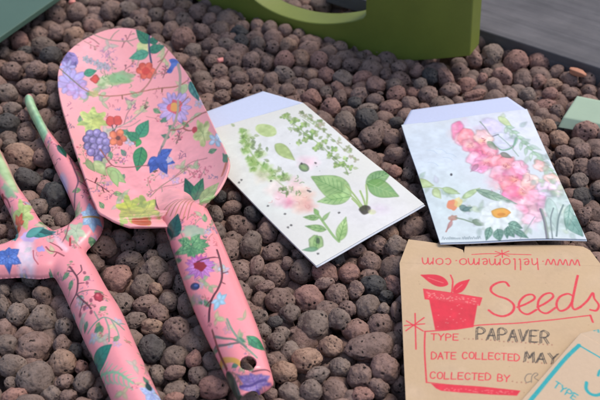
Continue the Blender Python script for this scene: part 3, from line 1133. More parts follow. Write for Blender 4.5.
cv.stroke([(162, 146), (159, 154)], 1.6, (120, 110, 120))
cv.stroke([(100, 149), (105, 156), (112, 165), (121, 167), (130, 167), (140, 166), (148, 165)], 1.7, (142, 84, 78))
cv.stroke([(112, 165), (106, 168), (104, 176)], 1.3, (142, 84, 78))
cv.marks(118, 153, 128, 161, 7, (150, 90, 130), 3.4, .8)
cv.leaf(107, 168, 126, 183, 11, (172, 194, 130), (130, 160, 96), (150, 182, 116))
cv.leaf(112, 170, 118, 187, 9, (172, 194, 130), None, (150, 182, 116))
cv.leaf(94, 161, 107, 176, 11, (160, 186, 124), None, (180, 198, 140), alpha=.9)
cv.leaf(86, 160, 95, 172, 7, (120, 156, 104), None, alpha=.8)
cv.stroke([(86, 179), (95, 183), (102, 187), (109, 192)], 1.3, DARKTWIG)
cv.stroke([(95, 183), (97, 178)], 1.0, DARKTWIG)
cv.stroke([(102, 187), (104, 192)], 1.0, DARKTWIG)
cv.marks(107, 191, 116, 200, 8, (140, 86, 112), 3, .8)
cv.marks(66, 92, 74, 122, 5, (150, 90, 120), 3, .8)
cv.marks(68, 124, 72, 130, 4, (100, 90, 110), 3, .9)
cv.lobed(129, 209, 10.5, 12, (162, 180, 84), (190, 196, 84), 6, .95)
cv.lobed(145, 211, 12, 13, (154, 176, 86), (192, 198, 92), 6, .95)
cv.poly([(132, 220), (140, 218), (149, 219), (151, 225), (141, 226), (133, 224)], (190, 84, 60), col2=(206, 110, 74))
cv.ell(124, 222, 5, 3, (170, 190, 110), wob=.2)
cv.stroke([(150, 197), (160, 187), (172, 179), (181, 173), (190, 166)], 1.4, (168, 134, 116))
cv.stroke([(155, 190), (166, 186), (178, 184), (190, 178), (200, 170)], 1.2, (178, 130, 124))
cv.stroke([(172, 179), (182, 170), (192, 162), (207, 158)], 1.1, (170, 120, 120))
cv.stroke([(152, 192), (148, 180), (150, 176)], 1.1, (190, 140, 130))
cv.marks(193, 163, 210, 177, 16, (190, 96, 116), 2.6, .8)
cv.marks(178, 150, 186, 160, 8, (120, 80, 110), 3, .8)
cv.ell(172, 191.5, 5, 2.4, (176, 120, 196), wob=.2)
cv.leaf(194, 201, 185, 178, 12, (44, 108, 78), (18, 62, 50), (30, 88, 66), side=4)
cv.leaf(194, 201, 203, 178, 12, (60, 132, 84), (24, 76, 56), (48, 112, 74), side=4)
cv.leaf(200, 203, 219, 183, 12, (150, 190, 110), (110, 150, 84), (178, 200, 134))
cv.stroke([(222, 176), (226, 164), (227, 158)], 1.5, (196, 110, 90))
cv.ell(225, 158, 3, 5, (90, 130, 100), wob=.3)
cv.specks(70, (120, 84, 74), .3)
trowel_base = np.append(np.mean(blade_s.V[:, :2], 0), 0.7)
trowel = thing("hand_trowel", trowel_base, "pink hand trowel with floral print, scoop blade and handle lying on the pebbles", "trowel")
blade_o = mesh_obj("blade", blade_s.V, blade_s.F, M_TOOL, trowel, trowel_base, col=cv.sample(blade_s.V[:, 0], blade_s.V[:, 1]))
solidify(blade_o, 0.12)

# ---- trowel handle: a folded channel that tapers into the blade
h_left = [(238, 401), (233, 393), (222, 370), (200, 325), (185, 288), (171, 247), (165, 229), (160, 213), (156, 200), (158, 189), (170, 178)]
h_right = [(246, 400.5), (262, 394), (271, 388), (273.5, 382), (268, 362), (261, 338), (250, 309), (225, 249), (209, 213), (203, 201), (193, 190), (183, 182), (170, 178)]


def handle_z(p):
    y = p[1]
    if y > 232:
        return 1.0 + 0.25 * (400 - y) / 170
    return 1.25 + 0.2 * sstep((232 - y) / 15) - 0.74 * sstep((222 - y) / 34) - .16 * sstep((212 - y) / 14)


def handle_prof(t, s):
    h = 0.02 + 0.84 * sstep((1.0 - t) / 0.38)
    h = h * (0.45 + 0.55 * sstep(t / 0.05))
    w = sstep((t - .66) / .22)                   # the channel flattens into a soft rib on the blade
    return h * ((1 - w) * np.clip(1 - np.abs(s) ** 2.8, 0, 1) ** 0.55 + w * np.clip(1 - s * s, 0, 1) ** 1.7)


hand_s = Sheet(h_left, h_right, 480, 90, handle_prof, handle_z)
cv = Canvas(*hand_s.bounds(), (246, 150, 156), hand_s.zf, 50)
cv.ell(170, 188, 30, 22, PINK, soft=9)
sprinkle(cv, ((170, 215, 215, 260), (180, 260, 225, 320), (205, 310, 250, 380)), 60, 23)
for k in range(7):
    x = 166 + k * 4.2
    cv.stroke([(x - 4, 214 + k), (x + 2, 206 - k * .5), (x + 12, 200 - k * .3)], 1.1, (196, 132, 92) if k % 2 else (168, 110, 90), .8)
cv.leaf(172, 238, 178, 214, 14, (34, 96, 84), (14, 56, 52), (24, 78, 70), side=4)
cv.ell(192, 232, 11, 6, (140, 178, 150), wob=.3, col2=(170, 190, 160), soft=1.2, alpha=.85)
for q in ((192, 246, 174, 255), (192, 247, 196, 260), (192, 244, 210, 246), (190, 243, 178, 240), (192, 246, 207, 240), (192, 245, 200, 234), (193, 248, 205, 252), (190, 246, 182, 240), (192, 247, 188, 257)):
    cv.leaf(q[0], q[1], q[2], q[3], 9, (96, 156, 104), (56, 110, 76), (130, 180, 122))
cv.marks(180, 236, 207, 254, 16, (70, 120, 80), 4, .9)
for q in (200, 215, 235, 255, 275, 295, 310, 335, 350, 20, 50, 80, 110, 140, 165):
    a = math.radians(q)
    cv.leaf(200, 267, 200 + 16 * math.cos(a), 267 + 13 * math.sin(a), 7, (202, 70, 150) if 180 < q < 300 else (204, 130, 206), (150, 60, 130), (220, 150, 214), side=1)
cv.ell(200, 266, 6, 5, (150, 34, 48), wob=.25)
cv.ell(195, 286.5, 4.6, 3.6, (44, 56, 110), rot=-10, edge=.2)
cv.ell(196, 285.5, 2, 1.2, (90, 110, 170))
cv.stroke([(197, 262), (205, 259), (213, 257.5), (219, 258)], 1.5, DARKTWIG)
cv.stroke([(217, 250), (220, 260), (222, 272), (221.5, 280), (218, 289), (212, 299), (209.5, 310), (209, 321)], 1.9, DARKTWIG)
cv.stroke([(222, 274), (228, 272)], 1.2, DARKTWIG)
cv.stroke([(221, 282), (225, 284)], 1.2, DARKTWIG)
cv.stroke([(212, 299), (206, 306)], 1.2, DARKTWIG)
for q in ((219, 301, 211, 303), (219, 301, 227, 294), (219, 301, 226, 304), (219, 301, 214, 311), (219, 300, 220, 292)):
    cv.leaf(q[0], q[1], q[2], q[3], 5.5, (150, 204, 228), None, (190, 216, 236))
cv.stroke([(227, 319), (231, 328), (237, 337), (245, 347), (252, 353), (257, 358)], 2.1, (124, 150, 128))
cv.stroke([(214, 337), (224, 338.5), (235, 340), (246, 347)], 1.6, (104, 116, 104))
cv.stroke([(215, 348), (226, 345), (238, 343)], 1.4, (104, 100, 96))
cv.stroke([(229, 330), (226, 322)], 1.1, (130, 150, 130))
cv.stroke([(221, 363), (228, 360), (236, 361), (243, 366)], 2.6, (214, 160, 74))
cv.leaf(248, 337, 265, 351, 10, (44, 124, 86), (20, 80, 60), (70, 150, 104))
cv.stroke([(212, 330), (219, 352), (227, 370)], 1.1, (120, 60, 60))
cv.poly([(226, 377), (232, 374), (243, 400), (236, 400)], (38, 60, 50), col2=(60, 84, 66))  # shade along the handle's left edge, painted in as a dark strip
for q in ((255, 384, 238, 376), (255, 384, 270, 376), (255, 384, 272, 386), (255, 384, 262, 374), (254, 384, 240, 389), (256, 385, 258, 396), (255, 384, 250, 373)):
    cv.leaf(q[0], q[1], q[2], q[3], 11, (166, 138, 200), (112, 84, 160), (188, 166, 216))
cv.stroke([(240, 387), (250, 386), (258, 382), (266, 380)], 1.8, (98, 76, 140))
cv.stroke([(252, 372), (262, 370), (270, 372)], 1.2, (110, 60, 70))
cv.specks(70, (120, 84, 74), .3)
hx, hy = cv.uv([(248, 363)])[0]
cen = hand_s.V[hand_s.F].mean(1)
keep = ((cen[:, 0] - hx) ** 2 + (cen[:, 1] - hy) ** 2) > 0.33 ** 2
handle_o = mesh_obj("handle", hand_s.V, hand_s.F[keep], M_TOOL, trowel, trowel_base, col=cv.sample(hand_s.V[:, 0], hand_s.V[:, 1]))
solidify(handle_o, 0.1)

# ---- hand fork
fork_flat = lambda x, y: np.full(np.shape(x), 1.35)
f0 = at(60, 260, 1.0)
cv = Canvas(f0[0] - 9, f0[0] + 8, f0[1] - 10.5, f0[1] + 14, (245, 154, 160), fork_flat, 44)
sprinkle(cv, ((28, 105, 100, 240), (0, 180, 50, 240), (0, 235, 75, 280), (50, 265, 110, 330), (80, 320, 160, 400)), 125, 25)
# prong nearest the trowel
cv.poly([(20, 92), (36, 92), (40, 108), (47, 128), (40, 135), (36, 128), (30, 118)], (140, 196, 150), soft=1.5, col2=(170, 206, 160))
cv.ell(30, 110, 4, 12, (190, 190, 140), rot=-20, wob=.2, alpha=.5, soft=2)
cv.leaf(58, 141, 66, 156, 8, (26, 92, 74), (12, 60, 50), side=2)
cv.marks(47, 139, 58, 162, 9, (110, 60, 80), 4, 1.0)
cv.ell(62, 178, 4, 9, (176, 180, 220), rot=-20, soft=2, alpha=.8)
cv.stroke([(69, 155), (74, 168), (78, 180), (75, 190), (73, 202)], 1.5, (118, 80, 96))
cv.stroke([(78, 180), (86, 184), (92, 190)], 1.2, (118, 80, 96))
cv.stroke([(74, 168), (80, 165)], 1.1, (118, 80, 96))
cv.marks(80, 188, 92, 200, 8, (110, 70, 84), 3, .9)
for a in range(0, 360, 60):
    cv.leaf(91, 216, 91 + 11 * math.cos(math.radians(a + 20)), 216 + 14 * math.sin(math.radians(a + 20)), 9, (160, 200, 228), (130, 170, 210), (196, 218, 236))
cv.stroke([(83, 217), (91, 216), (98, 215)], 2.6, (186, 150, 84))
cv.lobed(76, 231, 8, 8, (160, 196, 158), (184, 206, 170), 5, .85)
cv.stroke([(62, 242), (66, 235), (68, 226), (69, 216)], 1.2, (140, 84, 84))
cv.stroke([(70, 245), (70, 238)], 2.0, (180, 50, 60))
# middle prong
cv.poly([(-40, 90), (-20, 90), (-4, 140), (12, 172), (18, 190), (10, 188), (0, 174), (-20, 150)], (160, 190, 130), soft=2, col2=(180, 200, 150))
cv.ell(8, 190, 9, 4, (150, 180, 140), rot=50, wob=.3, soft=1.2)
cv.stroke([(0, 190), (6, 196), (9, 203)], 1.2, (120, 50, 60))
cv.ell(0, 192, 2.5, 3.5, (140, 40, 60))
cv.lobed(23, 214, 9, 13, (160, 188, 100), (190, 204, 130), 6, .95, rot=.5)
for q in ((18, 222, 15, 212), (18, 222, 22, 212), (18, 222, 17, 230), (19, 222, 24, 220)):
    cv.leaf(q[0], q[1], q[2], q[3], 5, (206, 84, 52), None, (222, 110, 70))
cv.leaf(15, 240, 6, 209, 10, (52, 132, 130), (24, 88, 90), (90, 160, 156))
# hub
cv.ell(26, 252, 10, 18, (206, 206, 224), wob=.25, soft=3, col2=(226, 206, 220), alpha=.8)
cv.ell(30, 236, 9, 5, (196, 170, 214), wob=.2, soft=.8)
cv.leaf(30, 233, 56, 231, 10, (34, 104, 98), (14, 62, 62), (60, 140, 130))
cv.leaf(34, 228, 56, 234, 5, (30, 84, 78), None)
cv.leaf(26, 236, 44, 226, 8, (90, 160, 150), None)
cv.poly([(53, 232), (58, 236), (64, 243), (68, 248), (66, 252), (60, 247), (55, 240)], (236, 196, 208), soft=1.5, col2=(240, 206, 216), alpha=.8)
cv.stroke([(46, 247), (50, 251), (57, 252), (64, 256)], 1.5, (150, 74, 80))
cv.stroke([(50, 242), (58, 246), (62, 250)], 1.2, (150, 74, 80))
cv.stroke([(57, 252), (54, 256)], 1.2, (150, 74, 80))
cv.stroke([(33, 250), (34, 258), (38, 264)], 1.1, (190, 90, 100))
cv.ell(41, 249, 4, 3, (176, 160, 220), wob=.3)
for q in ((8, 256, -6, 254), (10, 256, 19, 249), (9, 257, 21, 263), (8, 258, 8, 269), (8, 257, -3, 264), (9, 256, 9, 247)):
    cv.leaf(q[0], q[1], q[2], q[3], 9, (70, 104, 186), (48, 76, 150), (100, 134, 206))
# handle
cv.leaf(56, 290, 49, 266, 8, (78, 140, 106), (40, 96, 74), (110, 160, 120))
cv.stroke([(48, 268), (50, 278), (54, 290)], 1.1, (60, 100, 80))
cv.stroke([(70, 268), (74, 274), (78, 281), (78.5, 288), (77, 295), (72, 299), (63, 302), (58, 303)], 1.7, (96, 52, 60))
cv.stroke([(77, 296), (82, 302), (88, 308), (92, 313)], 1.5, (96, 52, 60))
cv.stroke([(78, 296), (88, 295), (98, 294), (104, 297)], 1.4, (130, 110, 104))
cv.stroke([(77, 279), (82, 273), (81, 266)], 1.2, (96, 52, 60))
cv.stroke([(78.5, 287), (85, 287)], 1.2, (96, 52, 60))
cv.stroke([(74, 274), (68, 272)], 1.2, (96, 52, 60))
cv.stroke([(84, 305), (80, 312)], 1.1, (96, 52, 60))
for x, y in ((88, 287), (80, 314), (85, 311), (92, 316), (92, 305), (85, 275)):
    cv.ell(x, y, 1.6, 2, (150, 80, 96))
cv.stroke([(58, 280), (62, 290), (60, 298)], 1.2, (120, 160, 130), .8)
cv.ell(60, 297, 5, 8, (150, 196, 170), wob=.3, alpha=.7, soft=1.5)
cv.ell(99.5, 301, 4.6, 5, (166, 40, 58), wob=.12, edge=.3)
cv.ell(98.5, 299.5, 1.4, 1.4, (206, 90, 100))
cv.leaf(69, 306, 70, 322, 8, (120, 180, 176), None, (150, 196, 186), alpha=.9)
cv.stroke([(88, 332), (97, 326), (106, 322), (116, 325), (124, 330)], 1.8, (126, 148, 130))
cv.stroke([(106, 322), (110, 334), (110, 346)], 1.6, (126, 148, 130))
cv.stroke([(112, 324), (118, 334), (120, 342)], 1.4, (126, 148, 130))
cv.stroke([(100, 325), (95, 316)], 1.2, (126, 148, 130))
cv.stroke([(118, 327), (124, 322)], 1.2, (126, 148, 130))
cv.leaf(89, 363, 80, 335, 11, (42, 118, 88), (18, 72, 58), (60, 140, 100), side=4)
cv.leaf(90, 363, 113, 349, 16, (58, 144, 122), (24, 90, 80), (40, 120, 104), side=4)
cv.ell(93, 360, 2.6, 2.6, (30, 60, 100))
cv.stroke([(96, 368), (106, 372), (118, 376), (126, 382), (134, 388)], 2.2, (140, 190, 150))
for k in range(7):
    x, y = 99 + k * 5, 369 + k * 2.6
    cv.stroke([(x, y), (x + 5, y - 2), (x + 9, y - 5 + k * .3)], 1.8, (146, 196, 156), .9, taper=.5)
    cv.stroke([(x, y), (x + 1, y + 6), (x + 5, y + 10)], 1.8, (146, 196, 156), .9, taper=.5)
for q in ((152, 396, 140, 392), (152, 394, 148, 383), (152, 395, 164, 396), (152, 396, 148, 408), (152, 396, 160, 406)):
    cv.leaf(q[0], q[1], q[2], q[3], 9, (170, 190, 230), (130, 140, 200), (200, 214, 238))
cv.leaf(150, 392, 147, 382, 6, (24, 64, 66), None)

cv.specks(70, (120, 84, 74), .3)
fork = thing("hand_fork", (f0[0], f0[1], 0.7), "pink floral hand fork at the left edge with three prongs, tips pointing away", "garden fork")
FB = (f0[0], f0[1], 0.7)
FZ = 0.82


def outline(pairs, n=7):
    p = smooth_poly([q[0] for q in pairs], n)
    q = smooth_poly([q[1] for q in pairs], n)
    r = np.vstack([p, q[::-1]])
    return at(r[:, 0], r[:, 1], FZ + .05)[:, :2]


def sdf(poly, X, Y):
    """distance inside the outline, positive within"""
    ins = np.zeros(X.shape, bool)
    dm = np.full(X.shape, 1e9)
    for k in range(len(poly)):
        a, b2 = poly[k - 1], poly[k]
        d = b2 - a
        if d @ d < 1e-12:
            continue
        c = (a[1] > Y) != (b2[1] > Y)
        with np.errstate(divide='ignore', invalid='ignore'):
            ins ^= c & (X < (b2[0] - a[0]) * (Y - a[1]) / (b2[1] - a[1] + 1e-12) + a[0])
        tt = np.clip(((X - a[0]) * d[0] + (Y - a[1]) * d[1]) / (d @ d), 0, 1)
        dm = np.minimum(dm, (X - a[0] - tt * d[0]) ** 2 + (Y - a[1] - tt * d[1]) ** 2)
    return np.sqrt(dm) * np.where(ins, 1, -1)


PR = [[((28, 93), (28, 93)), ((23.5, 98), (33, 95)), ((27, 110), (37, 105)), ((39, 134), (49, 128)), ((48, 153), (64, 148)), ((55, 170), (80, 168)), ((63, 186), (91, 187)),
       ((70, 202), (99, 203)), ((74, 213), (104.5, 217)), ((73, 220), (103, 231)), ((66, 227), (95, 243)), ((57, 231), (76, 261)), ((44, 236), (60, 276))],
      [((-35, 92), (-35, 92)), ((-40, 98), (-30, 95)), ((-36, 112), (-23, 106)), ((-22, 146), (-5, 138)), ((-10, 172), (8, 162)), ((0, 196), (18, 184)), ((9, 214), (31, 203)), ((14.5, 229), (43, 222)),
       ((20, 243), (56, 233)), ((36, 262), (68, 254))],
      [((-103, 97), (-103, 97)), ((-98, 101), (-108, 104)), ((-91, 138), (-106, 144)), ((-74, 178), (-99, 184)), ((-62, 203), (-88, 210)), ((-56, 220), (-84, 231)), ((-53, 233), (-76, 252)), ((-45, 242), (-62, 270)),
       ((-22, 247), (-27, 281)), ((0, 246), (0, 279)), ((13, 241), (30, 277)), ((30, 236), (46, 276))]]
HD = [((42, 250), (78, 242)), ((46, 262), (87, 253)), ((53, 276), (97, 268)), ((64, 297), (108, 288)), ((78, 330), (123, 312)), ((97, 371), (141, 353)), ((111, 403), (162, 399)),
      ((132, 448), (188, 452)), ((142, 462), (192, 464)), ((160, 472), (184, 472))]
HUB = [((14, 236), (26, 278)), ((28, 234), (42, 279)), ((44, 235), (58, 274)), ((60, 238), (76, 258)), ((68, 244), (78, 254))]
polys = [outline(q) for q in PR] + [outline(HD), outline(HUB)]
allp = np.vstack(polys)
fx0, fy0 = allp.min(0) - .3
CELL = 0.044
nx, ny = (np.ceil((allp.max(0) + .3 - [fx0, fy0]) / CELL)).astype(int)
Y, X = np.mgrid[0:ny, 0:nx]
X, Y = X * CELL + fx0, Y * CELL + fy0
D = np.stack([sdf(p, X, Y) for p in polys])
kk = 15.0                                        # soft union: fillets where prongs and handle meet
DU = np.log(np.exp(np.clip(D, -3, 3) * kk).sum(0)) / kk - .045


def finer(Af, k):
    n0, n1 = Af.shape[-2:]
    yi, xi = np.linspace(0, n0 - 1.001, (n0 - 1) * k + 1), np.linspace(0, n1 - 1.001, (n1 - 1) * k + 1)
    a0, b0 = yi.astype(int), xi.astype(int)
    u, v = (yi - a0)[:, None], (xi - b0)[None, :]
    g = lambda p, q: Af[..., p[:, None], q[None, :]]
    return g(a0, b0) * (1 - u) * (1 - v) + g(a0, b0 + 1) * (1 - u) * v + g(a0 + 1, b0) * u * (1 - v) + g(a0 + 1, b0 + 1) * u * v


DU, D, X, Y = finer(DU, 2), finer(D, 2), finer(X, 2), finer(Y, 2)
CELL *= .5
ny, nx = X.shape
for _ in range(3):
    DU[1:-1, 1:-1] = (DU[:-2, 1:-1] + DU[2:, 1:-1] + DU[1:-1, :-2] + DU[1:-1, 2:] + 2 * DU[1:-1, 1:-1]) / 6
gy, gx = np.gradient(DU, CELL)
gl = np.sqrt(gx * gx + gy * gy) + 1e-6
snap = (DU < 0) & (DU > -1.6 * CELL)
Xs = np.where(snap, X - DU * gx / gl, X)
Ys = np.where(snap, Y - DU * gy / gl, Y)
di = np.clip(DU, 0, None)
hs = sstep((f0[1] + .4 - Y) / 3.0)                # 0 on the prongs, 1 along the handle
Rr = .52 + .25 * hs
Z = FZ + (.46 + .22 * hs) * np.clip(1 - (1 - np.clip(di / Rr, 0, 1)) ** 2.4, 0, 1) ** .6 + .10 * sstep(di / 1.3) * (1 + hs)
Z -= .10 * sstep((Y - f0[1] - 6) / 6)
core = DU > 3 * CELL
for _ in range(30):                              # no creases along the middle
    Zn = (np.roll(Z, 1, 0) + np.roll(Z, -1, 0) + np.roll(Z, 1, 1) + np.roll(Z, -1, 1)) / 4
    Z = np.where(core, Zn, Z)
inside_v = DU > -1.6 * CELL
q = np.arange(nx * ny).reshape(ny, nx)
quad = np.stack([q[:-1, :-1], q[:-1, 1:], q[1:, 1:], q[1:, :-1]], -1).reshape(-1, 4)
ok = inside_v.ravel()[quad].all(1)
quad = quad[ok]
ci = quad[:, 0]
own = D.reshape(5, -1)[:, ci]
lab = np.argmax(own[:4], 0)
lab[(own[4] > .12) | ((own[:4] > 0).sum(0) > 1)] = 4
lab[(own[4] > .12) & (Y.ravel()[ci] < at(60, 268, 1)[1])] = 3
FV = np.stack([Xs.ravel(), Ys.ravel(), Z.ravel()], 1)
for k, nm in ((0, "prong"), (1, "prong"), (2, "prong"), (3, "handle"), (4, "fork_head")):
    f = quad[lab == k]
    if len(f) < 10:
        continue
    used, inv = np.unique(f, return_inverse=True)
    V = FV[used]
    o = mesh_obj(nm, V, inv.reshape(-1, 4), M_TOOL, fork, FB, col=cv.sample(V[:, 0], V[:, 1]))


# ------------------------------------------------------------------ seed packets
def plane_of(W):
    A_ = np.c_[W[:, :2], np.ones(len(W))]
    k = np.linalg.lstsq(A_, W[:, 2], rcond=None)[0]
    return lambda x, y: k[0] * np.asarray(x) + k[1] * np.asarray(y) + k[2]


def sheet_grid(W, rows, cols, bulge=0.0, wave=0.05, seed=0.0):
    """W: world corners TL TR BR BL -> dense grid, gently bulged and wavy like paper"""
    a = np.linspace(0, 1, rows)[:, None, None]
    b = np.linspace(0, 1, cols)[None, :, None]
    V = (W[0] * (1 - b) + W[1] * b) * (1 - a) + (W[3] * (1 - b) + W[2] * b) * a
    a, b = a[..., 0], b[..., 0]
    V[..., 2] += bulge * (1 - (2 * a - 1) ** 4) * (1 - (2 * b - 1) ** 4)
    P = np.stack([V[..., 0] * .28, V[..., 1] * .28, np.zeros(V.shape[:2])], -1) + seed
    V[..., 2] += wave * vnoise(P + 20)
    return V.reshape(-1, 3), grid_faces(rows, cols)


def strip_grid(top, bot, rows, cols, wave=0.03, seed=0.0):
    """grid between two polylines of world points"""
    def res(p):
        p = np.asarray(p, float)
        c = np.concatenate([[0], np.cumsum(np.linalg.norm(np.diff(p, axis=0), axis=1))])
        q = np.linspace(0, c[-1], cols)
        return np.stack([np.interp(q, c, p[:, k]) for k in range(3)], 1)
    T, B = res(top), res(bot)
    a = np.linspace(0, 1, rows)[:, None, None]
    V = T[None] * (1 - a) + B[None] * a
    P = np.stack([V[..., 0] * .28, V[..., 1] * .28, np.zeros(V.shape[:2])], -1) + seed
    V[..., 2] += wave * vnoise(P + 20)
    return V.reshape(-1, 3), grid_faces(rows, cols)


def up_faces(V, F):
    a = V[F[len(F) // 2]]
    return F[:, ::-1] if np.cross(a[1] - a[0], a[2] - a[0])[2] < 0 else F


def paper(name, V, F, mat, parent, base, colr, t=0.05):
    o = mesh_obj(name, V, up_faces(V, F), mat, parent, base, col=colr)
    return solidify(o, t)


def bounds_px(W, m=0.4):
    W = np.asarray(W)
    return W[:, 0].min() - m, W[:, 0].max() + m, W[:, 1].min() - m, W[:, 1].max() + m


# ---- packet with leaves, between trowel and pink flower packet
WHITE1 = (222, 222, 214)
Wm = np.array([at(187, 136, .55), at(303, 102, 1.02), at(424, 205, 0.98), at(316, 266, 1.0)])
cv = Canvas(*bounds_px(Wm), WHITE1, plane_of(Wm), 46)
for x, y, r, c in ((230, 160, 40, (222, 232, 222)), (300, 150, 50, (226, 230, 238)), (370, 210, 40, (228, 224, 232)), (260, 200, 36, (224, 236, 228))):
    cv.ell(x, y, r, r * .6, c, alpha=.35, soft=16)
cv.ink, cv.bleed = .82, 1.8
G1, G2, G3 = (150, 184, 96), (116, 160, 86), (178, 204, 130)
cv.ell(266, 131.5, 11, 6.3, (166, 192, 112), rot=18, wob=.05, col2=(190, 208, 140))
cv.leaf(275, 146, 295, 161.5, 11, (164, 190, 108), None, (188, 206, 136))
cv.stroke([(241, 130), (244, 140), (250, 152), (258, 163), (268, 172), (278, 182), (288, 190)], 1.4, (150, 178, 120))
for x, y, r in ((242, 131, 4), (245, 137, 5), (243, 142, 4), (248, 146, 4), (245, 151, 5), (258, 155, 5), (250, 160, 5), (254, 164, 6), (265, 167, 5), (262, 174, 6), (272, 172, 4), (270, 178, 4), (280, 178, 4), (253, 170, 4), (285, 176, 4)):
    cv.ell(x + 1.5, y + 1, r * 1.1, r * .8, G3, wob=.3, alpha=.7, soft=1.2)
    cv.ell(x, y, r * .75, r * .62, G1, wob=.35, col2=G2, alpha=.9, soft=.7)
    cv.marks(x - 3, y - 2, x + 3, y + 2, 2, (90, 130, 70), 3, .8)
for x, y, r, c in ((262, 178, 7, (226, 218, 200)), (276, 190, 10, (232, 214, 206)), (284, 199, 9, (236, 184, 196)), (290, 203, 6, (226, 140, 164)), (297, 192, 9, (240, 212, 196)), (302, 203, 9, (236, 186, 172)),
                   (306, 196, 8, (232, 190, 170)), (309, 207, 7, (230, 170, 160)), (294, 184, 7, (236, 200, 200)), (278, 203, 6, (230, 206, 210)), (300, 210, 6, (238, 196, 180))):
    cv.ell(x, y, r, r * .85, c, wob=.25, alpha=.8, soft=2.0)
cv.marks(272, 184, 312, 210, 9, (206, 140, 136), 4, .7)
cv.marks(280, 174, 300, 198, 12, (96, 140, 80), 4, 1.1)
cv.ell(308, 163.5, 9, 5, (240, 200, 210), wob=.3, soft=2.5, alpha=.8)
cv.ell(304, 168.3, 5.2, 3.8, (104, 132, 92), rot=20, edge=.35)
cv.leaf(300, 166, 308, 171, 4, (150, 178, 120), None)
cv.stroke([(282, 116), (292, 124), (300, 131), (310, 139), (321, 147), (332, 157), (344, 167), (348, 176)], 1.3, (150, 172, 124))
for x, y in ((283, 118), (287, 116), (291, 123), (296, 122), (300, 130), (304, 127), (310, 139), (313, 134), (305, 142), (299, 144), (320, 147), (325, 143), (316, 150), (330, 155), (334, 150), (342, 165), (346, 160), (336, 166), (350, 168)):
    cv.flower(x, y, random.uniform(2.6, 4), random.choice((3, 4, 5)), G1, G2, None, w=.9, rot=random.uniform(0, 6))
    cv.ell(x + random.uniform(-2, 2), y + random.uniform(-2, 2), 2.2, 1.4, G3, wob=.3, rot=random.uniform(0, 180))
cv.stroke([(300, 117), (312, 125), (323, 132), (334, 141), (346, 152)], 1.1, (164, 176, 140), .9)
for x, y in ((301, 114), (305, 117), (311, 120), (318, 127), (324, 131), (322, 125), (329, 136), (339, 143), (345, 150), (351, 157), (348, 147), (356, 160)):
    cv.flower(x, y, random.uniform(2.2, 3.4), random.choice((3, 4, 5)), (176, 190, 140), (196, 178, 164), (150, 160, 120), .8, w=.8, rot=random.uniform(0, 6))
random.seed(41)
for (xa, ya, xb, yb, n) in ((240, 128, 292, 192, 34), (282, 116, 350, 172, 34), (300, 114, 356, 158, 22)):
    for k in range(n):
        f = random.random()
        x, y = xa + (xb - xa) * f + random.gauss(0, 3.5), ya + (yb - ya) * f + random.gauss(0, 3)
        a = random.uniform(0, 6.28)
        cv.leaf(x, y, x + 5.5 * math.cos(a), y + 4.5 * math.sin(a), 2.8, random.choice(((128, 152, 92), (150, 176, 110), (168, 186, 128), (104, 130, 78))), None, alpha=.75)
        if random.random() < .4:
            cv.stroke([(x, y), (x + random.uniform(-3, 3), y + random.uniform(-3, 3))], .8, (96, 112, 70), .7)
cv.leaf(351, 197, 311, 177, 24, (128, 172, 96), (84, 134, 76), (160, 196, 124), side=6)
cv.leaf(350, 198, 317, 202.5, 12, (134, 178, 104), (84, 134, 76), (168, 202, 134), side=4)
cv.leaf(366, 186, 393, 169, 15, (92, 142, 82), (60, 108, 66), (130, 172, 106), side=5)
cv.leaf(367, 184, 399, 196.5, 18, (124, 170, 92), (176, 200, 140), (100, 150, 84), side=5)
for q in (((350, 196), (357, 203), (363, 211)), ((345, 186), (354, 196), (364, 210)), ((352, 200), (358, 206), (362, 212)), ((366, 186), (367, 198), (366, 211)), ((360, 192), (364, 202), (366, 211))):
    cv.stroke(q, 2.2, (178, 200, 134))
    cv.stroke(q, .7, (130, 160, 96))
cv.poly([(359, 210), (364, 206.5), (370, 208), (370, 213), (364, 216), (360, 213)], (48, 44, 38), col2=(66, 62, 52))
cv.ell(372, 213, 4, 2.5, (206, 216, 150), alpha=.8)
cv.ell(380, 210, 8, 4, (226, 206, 226), soft=3, alpha=.6)
cv.stroke([(315, 211), (321, 220), (328, 230), (334, 238), (339, 243)], 2.6, (134, 172, 104))
cv.leaf(319, 219, 303, 218, 6, (120, 166, 92), (80, 124, 70), (150, 186, 116))
cv.leaf(326, 231, 305, 227, 7, (120, 166, 92), (80, 124, 70), (150, 186, 116))
cv.leaf(318, 216, 314, 209, 5, (128, 172, 100), None)
cv.leaf(322, 222, 330, 213, 4, (140, 180, 110), None)
cv.leaf(339, 242, 346, 218, 11, (140, 184, 100), (96, 140, 76), (170, 204, 128), side=4)
cv.ell(316, 244, 7.5, 7.5, (134, 176, 104), wob=.12, col2=(170, 200, 130), edge=.25)
cv.leaf(316, 250, 317, 236, 7, (150, 188, 120), (80, 124, 70))
cv.leaf(318, 250, 302, 251, 5, (108, 156, 116), None)
cv.ell(318, 242, 2, 3, (70, 90, 70))
for x, y in ((241.5, 180), (239, 182.5), (308, 191), (310, 192), (301.5, 164.5), (315.5, 164), (271, 181.5), (285, 214.5), (318, 255), (339, 214), (268, 206), (288, 228), (291, 226)):
    cv.ell(x, y, 1.0, .8, (40, 40, 40), wob=.3)
cv.specks(14, (90, 90, 84), .3)
V, F = sheet_grid(Wm, 330, 260, 0.10, 0.13, 2.0)
base = np.append(Wm[:, :2].mean(0), .9)
pk = thing("seed_packet", base, "white seed packet printed with green leaves and seedlings, flap open, beside the trowel", "seed packet")
paper("front_panel", V, F, M_PAPER, pk, base, cv.sample(V[:, 0], V[:, 1]), .03)
Wb = Wm + (Wm[3] - Wm[0]) / np.linalg.norm(Wm[3] - Wm[0]) * 0.08 + np.array([0, 0, -.045])
